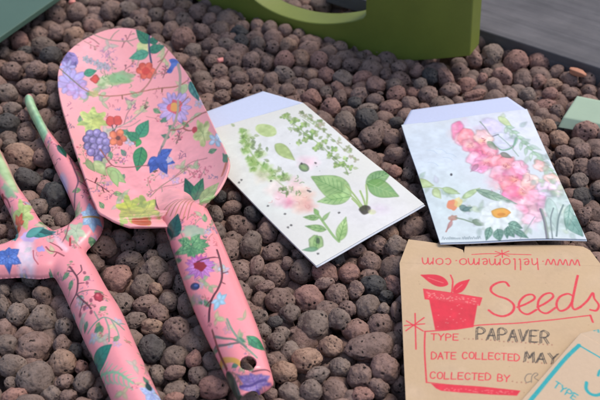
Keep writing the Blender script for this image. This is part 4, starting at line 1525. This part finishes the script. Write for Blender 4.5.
V, F = sheet_grid(Wb, 30, 24, 0.0, 0.13, 2.0)
paper("back_panel", V, F, M_PAPER, pk, base, np.tile(lin(np.array((216, 220, 226)) / 255), (len(V), 1)), .04)
fl = [at(178, 122, .4), at(263, 91.5, .9)], [at(187.5, 137.5, .5), at(303, 103, .97)]
V, F = strip_grid(fl[0], fl[1], 20, 40)
paper("flap", V, F, M_PAPER, pk, base, np.tile(lin(np.array((206, 214, 236)) / 255), (len(V), 1)), .04)

# ---- packet with pink foxglove
Wr = np.array([at(401.5, 124, 1.0), at(527, 108.5, .98), at(586.5, 239.5, 1.12), at(440, 242.5, 1.12)])
cv = Canvas(*bounds_px(Wr), (212, 219, 224), plane_of(Wr), 46)
for x, y, r, c in ((430, 150, 40, (206, 222, 236)), (460, 220, 40, (206, 224, 220)), (555, 215, 34, (196, 214, 208)), (500, 130, 40, (222, 224, 240)), (440, 190, 30, (208, 226, 226))):
    cv.ell(x, y, r, r * .7, c, alpha=.45, soft=16)
cv.ink, cv.bleed = .88, 1.6
cv.stroke([(500, 122), (514, 134), (528, 148), (545, 164), (560, 182), (572, 205)], 2.0, (150, 186, 150), .8)
cv.leaf(498, 117, 512, 128, 7, (196, 214, 150), None, alpha=.9)
for k in range(10):
    x, y = 506 + k * 5, 128 + k * 5.2
    cv.leaf(x, y, x + 9, y + 1, 4, (150, 190, 156), None, (176, 206, 176), alpha=.8)
    cv.leaf(x, y, x - 1, y + 9, 4, (160, 196, 166), None, (186, 210, 186), alpha=.8)
cv.ell(491, 127, 12, 8, (216, 208, 238), rot=25, wob=.1, soft=1.8, edge=.1)
cv.ell(503, 142, 11, 8, (220, 224, 240), rot=20, wob=.1, soft=1.5, edge=.15)
cv.stroke([(483, 133), (490, 138), (498, 136)], 1.6, (116, 120, 136))
cv.stroke([(494, 147), (502, 152), (512, 149), (516, 140)], 2.0, (120, 166, 140))
cv.stroke([(480, 122), (486, 130), (490, 137)], 1.2, (126, 146, 126))
HP, CP, PP2, MP, PE = (242, 100, 152), (242, 118, 128), (244, 164, 190), (226, 160, 186), (244, 190, 176)
for x, y, rx, ry, c, ro in ((457, 130, 6, 10, HP, 10), (461, 140, 7, 7, PP2, 0), (466, 138, 8, 9, CP, 20), (470, 146, 9, 7, (238, 118, 146), 10), (479, 150, 11, 8, HP, 15), (483, 139, 10, 8, PE, 30), (489, 152, 8, 7, CP, 0),
                            (474, 160, 8, 7, PP2, 0), (486, 164, 11, 8, (242, 130, 176), 0), (480, 168, 9, 7, (246, 150, 196), 10), (497, 163, 10, 7, CP, 10), (506, 166, 10, 8, (238, 132, 140), 0), (500, 175, 11, 8, PP2, 0),
                            (513, 178, 11, 9, HP, 20), (508, 186, 11, 8, CP, 10), (520, 170, 9, 7, PP2, 30), (522, 192, 12, 10, (236, 138, 152), 0), (512, 196, 10, 8, HP, 0), (529, 184, 9, 9, PE, 0), (534, 200, 11, 9, MP, 10),
                            (524, 206, 13, 9, (230, 168, 186), 0), (534, 216, 12, 8, (224, 160, 182), 10), (541, 205, 5, 9, (238, 128, 184), 10), (520, 214, 9, 7, PP2, 0), (546, 190, 11, 8, (222, 190, 222), 0), (552, 180, 9, 6, PE, 20),
                            (541, 167, 8, 6, (242, 176, 170), 20), (528, 222, 9, 5, (226, 176, 196), 0), (556, 190, 8, 8, (232, 196, 210), 0)):
    cv.ell(x, y, rx, ry, c, rot=ro, wob=.16, soft=.9, alpha=.9, col2=tuple(min(255, q + 26) for q in c), edge=.24)
    cv.ell(x - rx * .25, y - ry * .3, rx * .45, ry * .4, (250, 222, 226), rot=ro, wob=.2, soft=1.6, alpha=.5)
for x, y, rx, ry in ((470, 146, 4, 3), (486, 164, 4, 3), (506, 169, 4, 3), (514, 181, 4, 3), (522, 194, 5, 4), (482, 142, 3, 2.5)):
    cv.ell(x, y, rx, ry, (246, 190, 150), alpha=.7, soft=1.5)
    cv.marks(x - 3, y - 2, x + 3, y + 2, 5, (170, 70, 96), 1.8, .9)
cv.ink = .5
for _ in range(60):
    tt = random.random()
    x, y = 466 + 68 * tt + random.uniform(-13, 13), 138 + 72 * tt + random.uniform(-9, 9)
    cv.ell(x, y, random.uniform(1.5, 4), random.uniform(1, 2), random.choice(((206, 92, 124), (190, 104, 130), (236, 120, 150), (250, 214, 214))), rot=random.uniform(0, 180), wob=.3, soft=1.0)
cv.marks(470, 140, 532, 206, 16, (150, 84, 104), 4, 1.0)
cv.ink = .88
cv.leaf(487, 143, 497, 152, 6, (104, 142, 110), None, (140, 172, 136))
cv.leaf(500, 155, 512, 160, 5, (130, 130, 120), None)
cv.leaf(478, 166, 470, 174, 5, (166, 120, 140), None, alpha=.7)
cv.stroke([(497, 136), (508, 146), (518, 158)], 1.2, (136, 160, 140), .8)
random.seed(43)
for k in range(90):                              # loose foliage washed in round the flowers
    f = random.random()
    x, y = random.choice(((500 + 72 * f, 118 + 80 * f), (430 + 60 * f, 184 + 40 * f), (540 + 36 * f, 180 + 50 * f), (470 + 90 * f, 222 + 12 * f)))
    x, y = x + random.gauss(0, 5), y + random.gauss(0, 4)
    a = random.uniform(0, 6.28)
    cv.leaf(x, y, x + random.uniform(7, 14) * math.cos(a), y + random.uniform(5, 10) * math.sin(a), random.uniform(3, 6), random.choice(((158, 186, 164), (176, 198, 176), (190, 208, 170), (150, 172, 166), (206, 206, 222))), None, alpha=.7, soft=.9)
for k in range(26):
    f = random.random()
    x, y = 462 + 76 * f + random.gauss(0, 9), 128 + 92 * f + random.gauss(0, 6)
    cv.ell(x, y, random.uniform(5, 9), random.uniform(4, 7), random.choice(((246, 190, 204), (244, 160, 186), (248, 206, 206), (232, 186, 216), (244, 150, 160))), rot=random.uniform(0, 90), wob=.25, soft=1.8, alpha=.3)
cv.ell(560, 216, 20, 19, (176, 200, 190), wob=.2, soft=5, alpha=.75, col2=(196, 212, 206))
cv.leaf(566, 216, 583, 237, 16, (112, 158, 146), (80, 128, 118), (140, 178, 166))
cv.leaf(570, 205, 566, 232, 10, (134, 172, 158), (96, 140, 130), (160, 190, 178))
cv.leaf(548, 200, 556, 232, 12, (176, 200, 192), None, alpha=.8)
cv.stroke([(540, 212), (544, 224), (547, 240)], 3.2, (112, 112, 122))
cv.stroke([(541, 212), (545, 224), (548, 240)], 1.3, (150, 166, 150))
cv.stroke([(563, 206), (558, 220), (556, 238)], 1.6, (110, 130, 130))
cv.stroke([(553, 210), (550, 222), (552, 240)], 1.3, (120, 134, 136))
cv.stroke([(534, 220), (526, 232), (520, 240)], 1.4, (150, 160, 160), .7)
cv.leaf(414, 182, 434, 187, 9, (184, 204, 140), None, (196, 214, 160))
cv.leaf(433, 190, 441, 200, 8, (188, 208, 146), None, (200, 216, 164))
cv.stroke([(428, 188), (442, 190), (456, 193)], 1.4, (166, 190, 130))
cv.leaf(442, 190, 460, 196, 6, (178, 202, 150), None)
cv.leaf(462, 200, 480, 190, 6, (166, 196, 136), None, (190, 210, 160))
cv.leaf(476, 192, 517, 207, 8, (128, 158, 136), (90, 124, 104), (150, 176, 150), side=4)
cv.ell(452, 206.5, 5.5, 5, (232, 148, 104), wob=.15, col2=(222, 120, 90))
cv.ell(458, 204, 4, 5, (228, 208, 130), wob=.2, alpha=.8)
cv.leaf(459, 208, 470, 213, 6, (96, 126, 124), None, (120, 150, 140))
cv.leaf(462, 212, 472, 209, 4, (96, 126, 124), None)
cv.ell(453, 219, 4.5, 2.6, (176, 136, 120), wob=.2)
cv.stroke([(452, 220), (449, 226), (446, 232)], 1.5, (180, 130, 124))
cv.leaf(452, 222, 447, 230, 4, (200, 150, 146), None)
cv.stroke([(456, 219), (464, 221), (473, 224), (484, 225)], 1.8, (126, 146, 124))
cv.leaf(472, 222, 485, 227, 6, (130, 154, 130), None)
for a in range(0, 360, 36):
    cv.ell(500 + 14 * math.cos(math.radians(a)), 218 + 8.5 * math.sin(math.radians(a)), 9, 5.5, (228, 236, 234), rot=a * .8, soft=1.2, alpha=.9, edge=.1)
cv.ell(500, 215.5, 9.5, 4.8, (238, 176, 72), wob=.1, col2=(226, 150, 60), edge=.15)
cv.ell(501, 217, 4, 1.6, (190, 120, 50), alpha=.7)
for q in ((490, 229, 486, 241, 8), (497, 231, 500, 242, 11), (507, 229, 514, 239, 9), (508, 226, 522, 231, 8), (513, 232, 528, 240, 6), (506, 230, 507, 240, 6)):
    cv.leaf(q[0], q[1], q[2], q[3], q[4], (96, 140, 124), (70, 110, 100), (124, 164, 144))
for x0, y0 in ((427, 150), (436, 149), (446, 154), (428, 163), (443, 158)):
    cv.stroke([(x0, y0), (x0 + 6, y0 + 1), (x0 + 10, y0 + 4)], .9, (176, 196, 214), .7)
cv.ell(451, 176.5, 1.1, 1.3, (50, 50, 56))
x = 442.0
while x < 479:                                   # the painter's small signature
    q = random.uniform(1.0, 2.4)
    cv.stroke([(x, 239.3), (x + q * .5, 237.2 + random.uniform(-.7, .9)), (x + q, 239.2)], .7, (96, 114, 120), .6)
    x += q + (1.6 if abs(x - 459) < 1.2 else .35)
V, F = sheet_grid(Wr, 330, 270, 0.12, 0.13, 5.0)
# the far right corner of the paper is worn round
base = np.append(Wr[:, :2].mean(0), .9)
pk = thing("seed_packet", base, "pale blue white seed packet painted with pink foxglove flowers and a daisy", "seed packet")
paper("front_panel", V, F, M_PAPER, pk, base, cv.sample(V[:, 0], V[:, 1]), .03)
Wb = Wr + np.array([.02, -.05, -.05])
V, F = sheet_grid(Wb, 30, 24, 0.0, 0.13, 5.0)
paper("back_panel", V, F, M_PAPER, pk, base, np.tile(lin(np.array((206, 214, 226)) / 255), (len(V), 1)), .04)
V, F = strip_grid([at(411, 110, .86), at(507.5, 96.8, .86)], [at(402.5, 125.5, .93), at(526.5, 110, .93)], 20, 40)
paper("flap", V, F, M_PAPER, pk, base, np.tile(lin(np.array((198, 206, 232)) / 255), (len(V), 1)), .04)

# ---- brown paper packet with red print
KR = (203, 174, 138)
RP = (222, 66, 78)
tl, tr, bl = at(399.5, 263, .95), at(602, 266, .95), at(409, 470, .95)
Wk = np.array([tl, tr, tr + bl - tl, bl])
kz = plane_of(np.array([tl, tr, bl, tr + bl - tl]))
cv = Canvas(tl[0] - .8, tr[0] + .8, bl[1] - .6, at(400, 236, .95)[1] + .4, KR, kz, 56)
for k in range(40):
    cv.ell(random.uniform(400, 600), random.uniform(240, 400), random.uniform(6, 22), random.uniform(3, 9), random.choice(((204, 176, 145), (195, 166, 134), (206, 180, 151))), alpha=.35, soft=6, rot=random.uniform(-40, 40))


def red(p, w=1.4, sm=True, a=.93, **k):
    cv.stroke(p, w, RP, a, smooth=sm, rough=.12, **k)


red([(472, 254), (488, 253.2), (502, 253.5), (515, 254), (531, 254.5)], 1.1)
for q in ((495, 256.5, 509, 250.5), (495.5, 250.8, 509, 256), (502, 249.5, 502.5, 257.5)):
    red([q[:2], q[2:]], 1.1, False)
# the web address, written upside down on the flap
CUR = {'w': ([(0, 1), (.2, .05), (.48, .9), (.75, .05), (1, 1)], 1.25), 'h': ([(0, 1.8), (.08, 0), (.1, .6), (.5, 1), (.8, .8), (.85, 0)], .85),
       'e': ([(0, .45), (.6, .55), (.6, .95), (.2, .9), (.05, .4), (.3, .02), (.8, .15)], .8), 'l': ([(.15, 1.8), (.1, .2), (.3, 0), (.45, .1)], .45),
       'o': ([(.45, 1), (.05, .75), (.05, .2), (.45, 0), (.85, .3), (.8, .8), (.45, 1)], .95), 'm': ([(0, 0), (.05, 1), (.1, .6), (.3, 1), (.45, .8), (.48, 0), (.55, .7), (.78, 1), (.95, .7), (1, 0)], 1.35),
       'c': ([(.8, .85), (.4, 1), (.05, .5), (.35, 0), (.85, .15)], .8), '.': ([(.1, .35), (.25, .4)], .5)}
p0, p1, hx_ = np.array([579.5, 259.3]), np.array([420.5, 257.8]), 6.6
tot = sum(CUR[c][1] + .22 for c in "www.hellomemo.com")
d = (p1 - p0) / tot
x = 0
for c in "www.hellomemo.com":
    pts, w = CUR[c]
    red([p0 + d * (x + q[0] * w) + np.array([0.02, 1]) * hx_ * q[1] + [0, .25 * math.sin(x * 2)] for q in pts], 1.15)
    x += w + .22
# pot plant
cv.leaf(448, 285.5, 420.5, 275.5, 11, RP, None, (214, 60, 74), edge=0)
cv.leaf(453, 294, 469.5, 280.5, 9.5, RP, None, (214, 60, 74), edge=0)
cv.stroke([(428, 278.5), (436, 281.5), (443, 284)], 1.0, (232, 128, 122), .8)
cv.stroke([(456, 291), (462, 286)], .9, (232, 128, 122), .8)
red([(450.5, 276), (452.5, 282), (452, 290), (451, 297)], 1.7)
cv.poly([(423.5, 290), (452, 294.5), (481.5, 299.5), (479, 307), (452, 303.5), (425, 300)], (224, 84, 92), smooth=False, col2=RP)
red([(423.5, 290), (452, 294.5), (481.5, 299.5), (479, 307)], 1.2, False)
red([(479, 307), (452, 303.5), (425, 300), (423.5, 290)], 1.2, False)
for k in range(60):
    x = random.uniform(425, 478)
    y = 291 + (x - 424) * .165 + random.uniform(1, 7)
    cv.ell(x, y, .8, .5, (238, 150, 140), alpha=.7)
cv.poly([(429, 300.5), (452, 303.8), (477, 306.8), (473, 329), (455, 331.5), (435, 331)], RP, smooth=False, col2=(216, 60, 74))
for k in range(16):
    cv.ell(random.uniform(434, 474), random.uniform(306, 328), .7, .5, (238, 150, 140), alpha=.6)
# Seeds
red([(508.5, 287.5), (505, 283.5), (498, 284), (491.5, 288), (491, 293), (497, 297.5), (507, 301), (513.5, 307), (511.5, 314), (503, 318), (494, 316), (488.5, 312)], 2.5)
red([(517, 309), (526, 305.5), (534, 300.5), (532, 296.5), (525, 297.5), (519, 304), (519.5, 312), (527, 316), (536, 311.5)], 2.3)
red([(537, 309), (545, 305), (552.5, 299), (550.5, 295), (543.5, 296.5), (538, 303), (538.5, 311.5), (546, 315), (555, 309.5)], 2.3)
red([(572.5, 297.5), (567, 295.5), (559, 299), (556, 306.5), (559.5, 312.5), (567, 310), (572, 303)], 2.3)
red([(577.5, 276.5), (575.5, 285), (573, 297), (571.5, 306), (574, 311), (580, 308.5)], 2.4)
red([(580, 308.5), (587, 302), (592.5, 294), (594, 299.5), (598.5, 306), (596, 311.5), (590, 311)], 2.3)
# the form
red([(424.5, 332), (438, 331.7), (451, 331), (474, 327.5), (494, 326), (515, 325), (536, 323), (560, 320.5), (590, 316.5)], 1.4)
red([(590, 316.5), (591, 319), (592.5, 323)], 2.2, False)
red([(425, 332), (424.5, 345), (425, 360), (426.5, 382.5)], 1.6)
red([(426.5, 382.5), (450, 386), (480, 389), (519, 393)], 1.2)
cv.poly([(431, 384), (455, 386.6), (480, 388.5), (520, 392.5), (516.5, 397.5), (490, 396.5), (460, 394), (441, 391.5), (436, 389)], RP, smooth=False, col2=(216, 62, 76))
for k in range(40):
    x = random.uniform(440, 515)
    cv.ell(x, 388.5 + (x - 440) * .07 + random.uniform(0, 3), .9, .5, (236, 140, 132), alpha=.6)
write(cv, "TYPE", (431, 341), (458, 342), 6.2, RP, 1.15, .3)
write(cv, "DATE COLLECTED", (431, 359.5), (519, 362.5), 6.6, RP, 1.15, .26)
write(cv, "COLLECTED BY", (430, 379), (509, 383.5), 6.6, RP, 1.15, .26)
for a, b_, y0, y1 in ((464, 556, 340.5, 346.5), (523, 560, 363, 365.5), (512, 530, 383.5, 385)):
    n = int((b_ - a) / 4.2)
    for k in range(n):
        cv.ell(a + (b_ - a) * k / n, y0 + (y1 - y0) * k / n + random.uniform(-.4, .4), .65, .55, (150, 84, 74), alpha=.7)
INK = (66, 62, 60)
write(cv, "PAPAVER", (476, 341), (548, 344.5), 11.5, INK, .95, .3, double=True, rough=.35, alpha=.85)
write(cv, "MAY", (524.5, 363), (557, 365), 10, INK, .95, .3, double=True, rough=.35, alpha=.85)
cv.stroke([(531, 375.5), (527, 376), (524.5, 380), (526, 384), (530, 383)], .9, (110, 104, 98), .8)
cv.stroke([(531, 384), (531.5, 378), (535, 374.5), (537.5, 376), (534, 379), (538, 382)], .9, (110, 104, 98), .8)
for q in ((415, 314, 416, 349), (406, 330.5, 424, 318.5), (406.5, 321, 423, 331.5), (404.5, 325.5, 424.5, 324.5)):
    red([q[:2], q[2:]], 1.4, False)
cv.specks(60, (150, 120, 90), .25)
V, F = sheet_grid(Wk, 440, 420, 0.05, 0.08, 8.0)
base = np.append(Wk[:, :2].mean(0), .9)
pk = thing("seed_packet", base, "brown paper seed packet with red plant pot print and Seeds written on it", "seed packet")
paper("front_panel", V, F, M_KRAFT, pk, base, cv.sample(V[:, 0], V[:, 1]), .03)
top = [at(*q) for q in ((408.5, 238.8, .93), (425, 240.8, .93), (441, 243.2, .93), (455, 246.5, .92), (463, 249.5, .91), (464, 252.8, .92), (465, 245.6, .93), (480, 245, .92), (530, 244.8, .9), (570, 244.9, .9), (583, 246.3, .9), (590, 250, .9))]
bot = [at(*q) for q in ((399.5, 263, .95), (602, 266, .95))]
V, F = strip_grid(top, bot, 90, 420, wave=.08, seed=8.0)
paper("flap", V, F, M_KRAFT, pk, base, cv.sample(V[:, 0], V[:, 1]), .03)

# ---- brown paper packet with turquoise print, on top of it
TQ = (44, 164, 170)
A0 = at(580.5, 333, 1.3)
dn = at(520, 402, 1.3) - A0
dn /= np.linalg.norm(dn)
rt = np.array([-dn[1], dn[0], 0])
if rt[0] < 0:
    rt = -rt
Wt = np.array([A0, A0 + rt * 7, A0 + rt * 7 + dn * 9.5, A0 + dn * 9.5])
tz = lambda x, y: np.full(np.shape(x), 1.3)
cv = Canvas(*bounds_px(Wt, 1.2), (205, 179, 150), tz, 56)


def teal(p, w=1.4, sm=True, a=.93, **k):
    cv.stroke(p, w, TQ, a, smooth=sm, rough=.1, **k)


teal([(526, 406), (540, 389), (554, 372), (566, 358), (579, 345.5)], 4.4)
teal([(579, 345.5), (590, 352), (602, 359), (640, 382)], 1.8)
teal([(586.5, 383), (586, 389), (590, 394), (597, 395.5), (606, 392)], 3.4)
teal([(598, 376), (600, 371), (606, 369)], 2.6)
write(cv, "TYPE", (553, 387), (575, 401), 6.2, TQ, 1.2, .3)
for q in ((592.5, 326, 604, 329), (594, 330.5, 602, 323.5), (597, 322, 598.5, 332)):
    teal([q[:2], q[2:]], 1.8, False)
cv.specks(26, (150, 120, 90), .25)
V, F = sheet_grid(Wt, 300, 240, 0.04, 0.04, 11.0)
base = np.append(Wt[:, :2].mean(0), 1.0)
pk = thing("seed_packet", base, "brown paper seed packet with turquoise print overlapping the red printed packet", "seed packet")
paper("front_panel", V, F, M_KRAFT, pk, base, cv.sample(V[:, 0], V[:, 1]), .03)
V, F = strip_grid([A0 + rt * .75 - dn * 1.15, A0 + rt * 6.3 - dn * 1.15], [A0 + dn * .01 - [0, 0, .01], A0 + rt * 7 + dn * .01 - [0, 0, .01]], 40, 160, wave=.04, seed=11.0)
paper("flap", V, F, M_KRAFT, pk, base, cv.sample(V[:, 0], V[:, 1]), .03)

# ---- pale green packet half sunk among the pebbles at the right
tp = [at(577, 96.5, .8), at(640, 109, .8)]
md = [at(563, 118, .52), at(652, 134, .52)]
bt = [at(558, 128, .08), at(655, 144, .08)]
base = np.append(at(600, 115, .6)[:2], .5)
V, F = strip_grid(tp, md, 16, 40, .05, 3)
V2, F2 = strip_grid(md, bt, 16, 40, .05, 3)
V, F = np.vstack([V, V2[40:]]), grid_faces(31, 40)
o = mesh_obj("seed_packet", V, up_faces(V, F), M_CARD, None, base)
o.location = base * S
solidify(o, .05)
tag(o, "plain pale green paper packet half buried in pebbles at the right edge", "seed packet")


# ------------------------------------------------------------------ things round the edge of the bed
def slab(name, pts, z0, z1, mat, parent=None, base=(0, 0, 0), bev=0.06, seg=2):
    bm_ = bmesh.new()
    f = bm_.faces.new([bm_.verts.new((p[0], p[1], z0)) for p in pts])
    r = bmesh.ops.extrude_face_region(bm_, geom=[f])
    for v in r['geom']:
        if isinstance(v, bmesh.types.BMVert):
            v.co.z = z1
    bmesh.ops.bevel(bm_, geom=list(bm_.edges), offset=bev, segments=seg, affect='EDGES', profile=.5)
    return bm_obj(name, bm_, mat, parent, base, smooth=False)


# dark green panel at the far left corner
e0, e1 = at(-60, 79, 1.7)[:2], at(75, -15.4, 1.7)[:2]
dv = (e1 - e0) / np.linalg.norm(e1 - e0)
nv = np.array([-dv[1], dv[0]])
base = np.append((e0 + e1) / 2, 1.2)
o = slab("green_panel", [e0, e1, e1 + nv * 9, e0 + nv * 9], 1.35, 1.7, M_SAGE, None, base, .05)
o.location = base * S
tag(o, "dark sage green flat panel poking in over the pebbles at the far left corner", "panel")

# grey weathered plank edging the bed at the right
g0, g1 = at(482, 30, .95)[:2], at(600, 68, .95)[:2]
dv = (g1 - g0) / np.linalg.norm(g1 - g0)
nv = np.array([-dv[1], dv[0]])
ca, cb = g0 - dv * 6.0, g1 + dv * 9
base = np.append((ca + cb) / 2, .5)
o = slab("wooden_plank", [(0, 0), (np.linalg.norm(cb - ca), 0), (np.linalg.norm(cb - ca), 14), (0, 14)], -.9, .45, M_WOOD, None, (np.linalg.norm(cb - ca) / 2, 0, 0), .08)
o.location = base * S
o.rotation_euler = (0, 0, math.atan2(dv[1], dv[0]))
tag(o, "grey weathered wooden plank edging the pebble bed at the upper right", "plank")

# olive green panel with the oval opening, standing on edge
ang = math.radians(29)
Q0 = at(470, 56.5, 1.45)
ev = np.array([math.cos(ang), -math.sin(ang), 0])       # towards its right end, which is nearer
nv3 = np.array([-math.sin(ang), -math.cos(ang), 0])     # faces the camera


def on_panel(px, py):
    dx, dy, dz = ray(px, py)
    C0 = np.array([0, CAMY, CAMH])
    D = np.array([dx, dy, dz])
    t_ = (Q0 - C0) @ nv3 / (D @ nv3)
    return C0 + D * t_


outer = smooth_poly([(180, -12), (196, 0), (210, 8), (238, 23), (262, 35), (290, 46), (330, 55), (370, 60), (405, 61), (440, 59), (470, 56)], 4)
outer = np.vstack([outer, [(476, -50)], [(482, -120)], [(300, -135)], [(170, -90)], [(160, -50)], [(166, -28)]])
inner = np.vstack([smooth_poly([(240, -30), (244, -14), (255, 0), (272, 11), (290, 18), (310, 22.5), (330, 23.5), (350, 21.5), (363, 18)], 4),
                   [(365.5, 15)], [(367, -40)], [(367, -66)], smooth_poly([(360, -72), (330, -76), (290, -74), (258, -62), (244, -46)], 3)])
bm_ = bmesh.new()
rings = []
for ring in (outer, inner):
    vs = [bm_.verts.new(on_panel(*p)) for p in ring]
    for k in range(len(vs)):
        bm_.edges.new((vs[k - 1], vs[k]))
bmesh.ops.triangle_fill(bm_, edges=list(bm_.edges), use_beauty=True)
zmin = min(v.co.z for v in bm_.verts)
print("olive zmin", zmin, "zmax", max(v.co.z for v in bm_.verts))
r = bmesh.ops.extrude_face_region(bm_, geom=list(bm_.faces))
for v in r['geom']:
    if isinstance(v, bmesh.types.BMVert):
        v.co -= Vector(nv3 * 1.5)
bmesh.ops.recalc_face_normals(bm_, faces=bm_.faces)
rim = [e for e in bm_.edges if len(e.link_faces) == 2 and e.calc_face_angle(0) > 0.9]
bmesh.ops.bevel(bm_, geom=rim, offset=.07, segments=2, affect='EDGES', profile=.5)
base = np.array([Q0[0] - 6, Q0[1] + 3, .6])
o = bm_obj("olive_panel", bm_, M_OLIVE, None, base)
o.location = base * S
tag(o, "olive green painted panel with a rounded opening, standing on edge behind the packets", "panel")

# narrow batten seen through its opening
b0, b1 = at(326, -5, 1.0)[:2], at(392, 16, 1.0)[:2]
dv = (b1 - b0) / np.linalg.norm(b1 - b0)
Lb = np.linalg.norm(b1 - b0)
base = np.append((b0 + b1) / 2, .4)
o = slab("wooden_batten", [(0, 0), (Lb, 0), (Lb, 1.6), (0, 1.6)], .1, 1.1, M_WOOD, None, (Lb / 2, 0, 0), .06)
o.location = base * S
o.rotation_euler = (0, 0, math.atan2(dv[1], dv[0]))
tag(o, "short grey wooden batten seen through the opening of the olive panel", "batten")


def chip(name, px, py, z, rx, ry, rz, rot, mat, label, seed):
    V, F = ICO[3]
    g = np.random.default_rng(seed)
    X = np.sign(V) * np.abs(V) ** .6 * (1 + .22 * vnoise(V * 1.3 + seed)[:, None])
    c, s = math.cos(rot), math.sin(rot)
    X = X * [rx, ry, rz]
    X = np.stack([X[:, 0] * c - X[:, 1] * s, X[:, 0] * s + X[:, 1] * c, X[:, 2]], 1)
    o = mesh_obj(name, X, F, mat, smooth=False)
    o.location = at(px, py, z) * S
    tag(o, label, "chip")


chip("stone_chip", 220.5, 60, .55, .19, .16, .12, .4, M_CHIP_P, "tiny salmon pink chip on the pebbles right of the trowel blade", 3)
chip("stone_chip", 577, 72.5, .6, .50, .20, .18, -.62, M_CHIP_O, "long orange terracotta chip leaning by the grey plank", 5)
chip("stone_chip", 72, 2.5, .5, .22, .16, .14, .2, M_CHIP_P, "tiny red chip on pebbles by the dark green panel", 8)
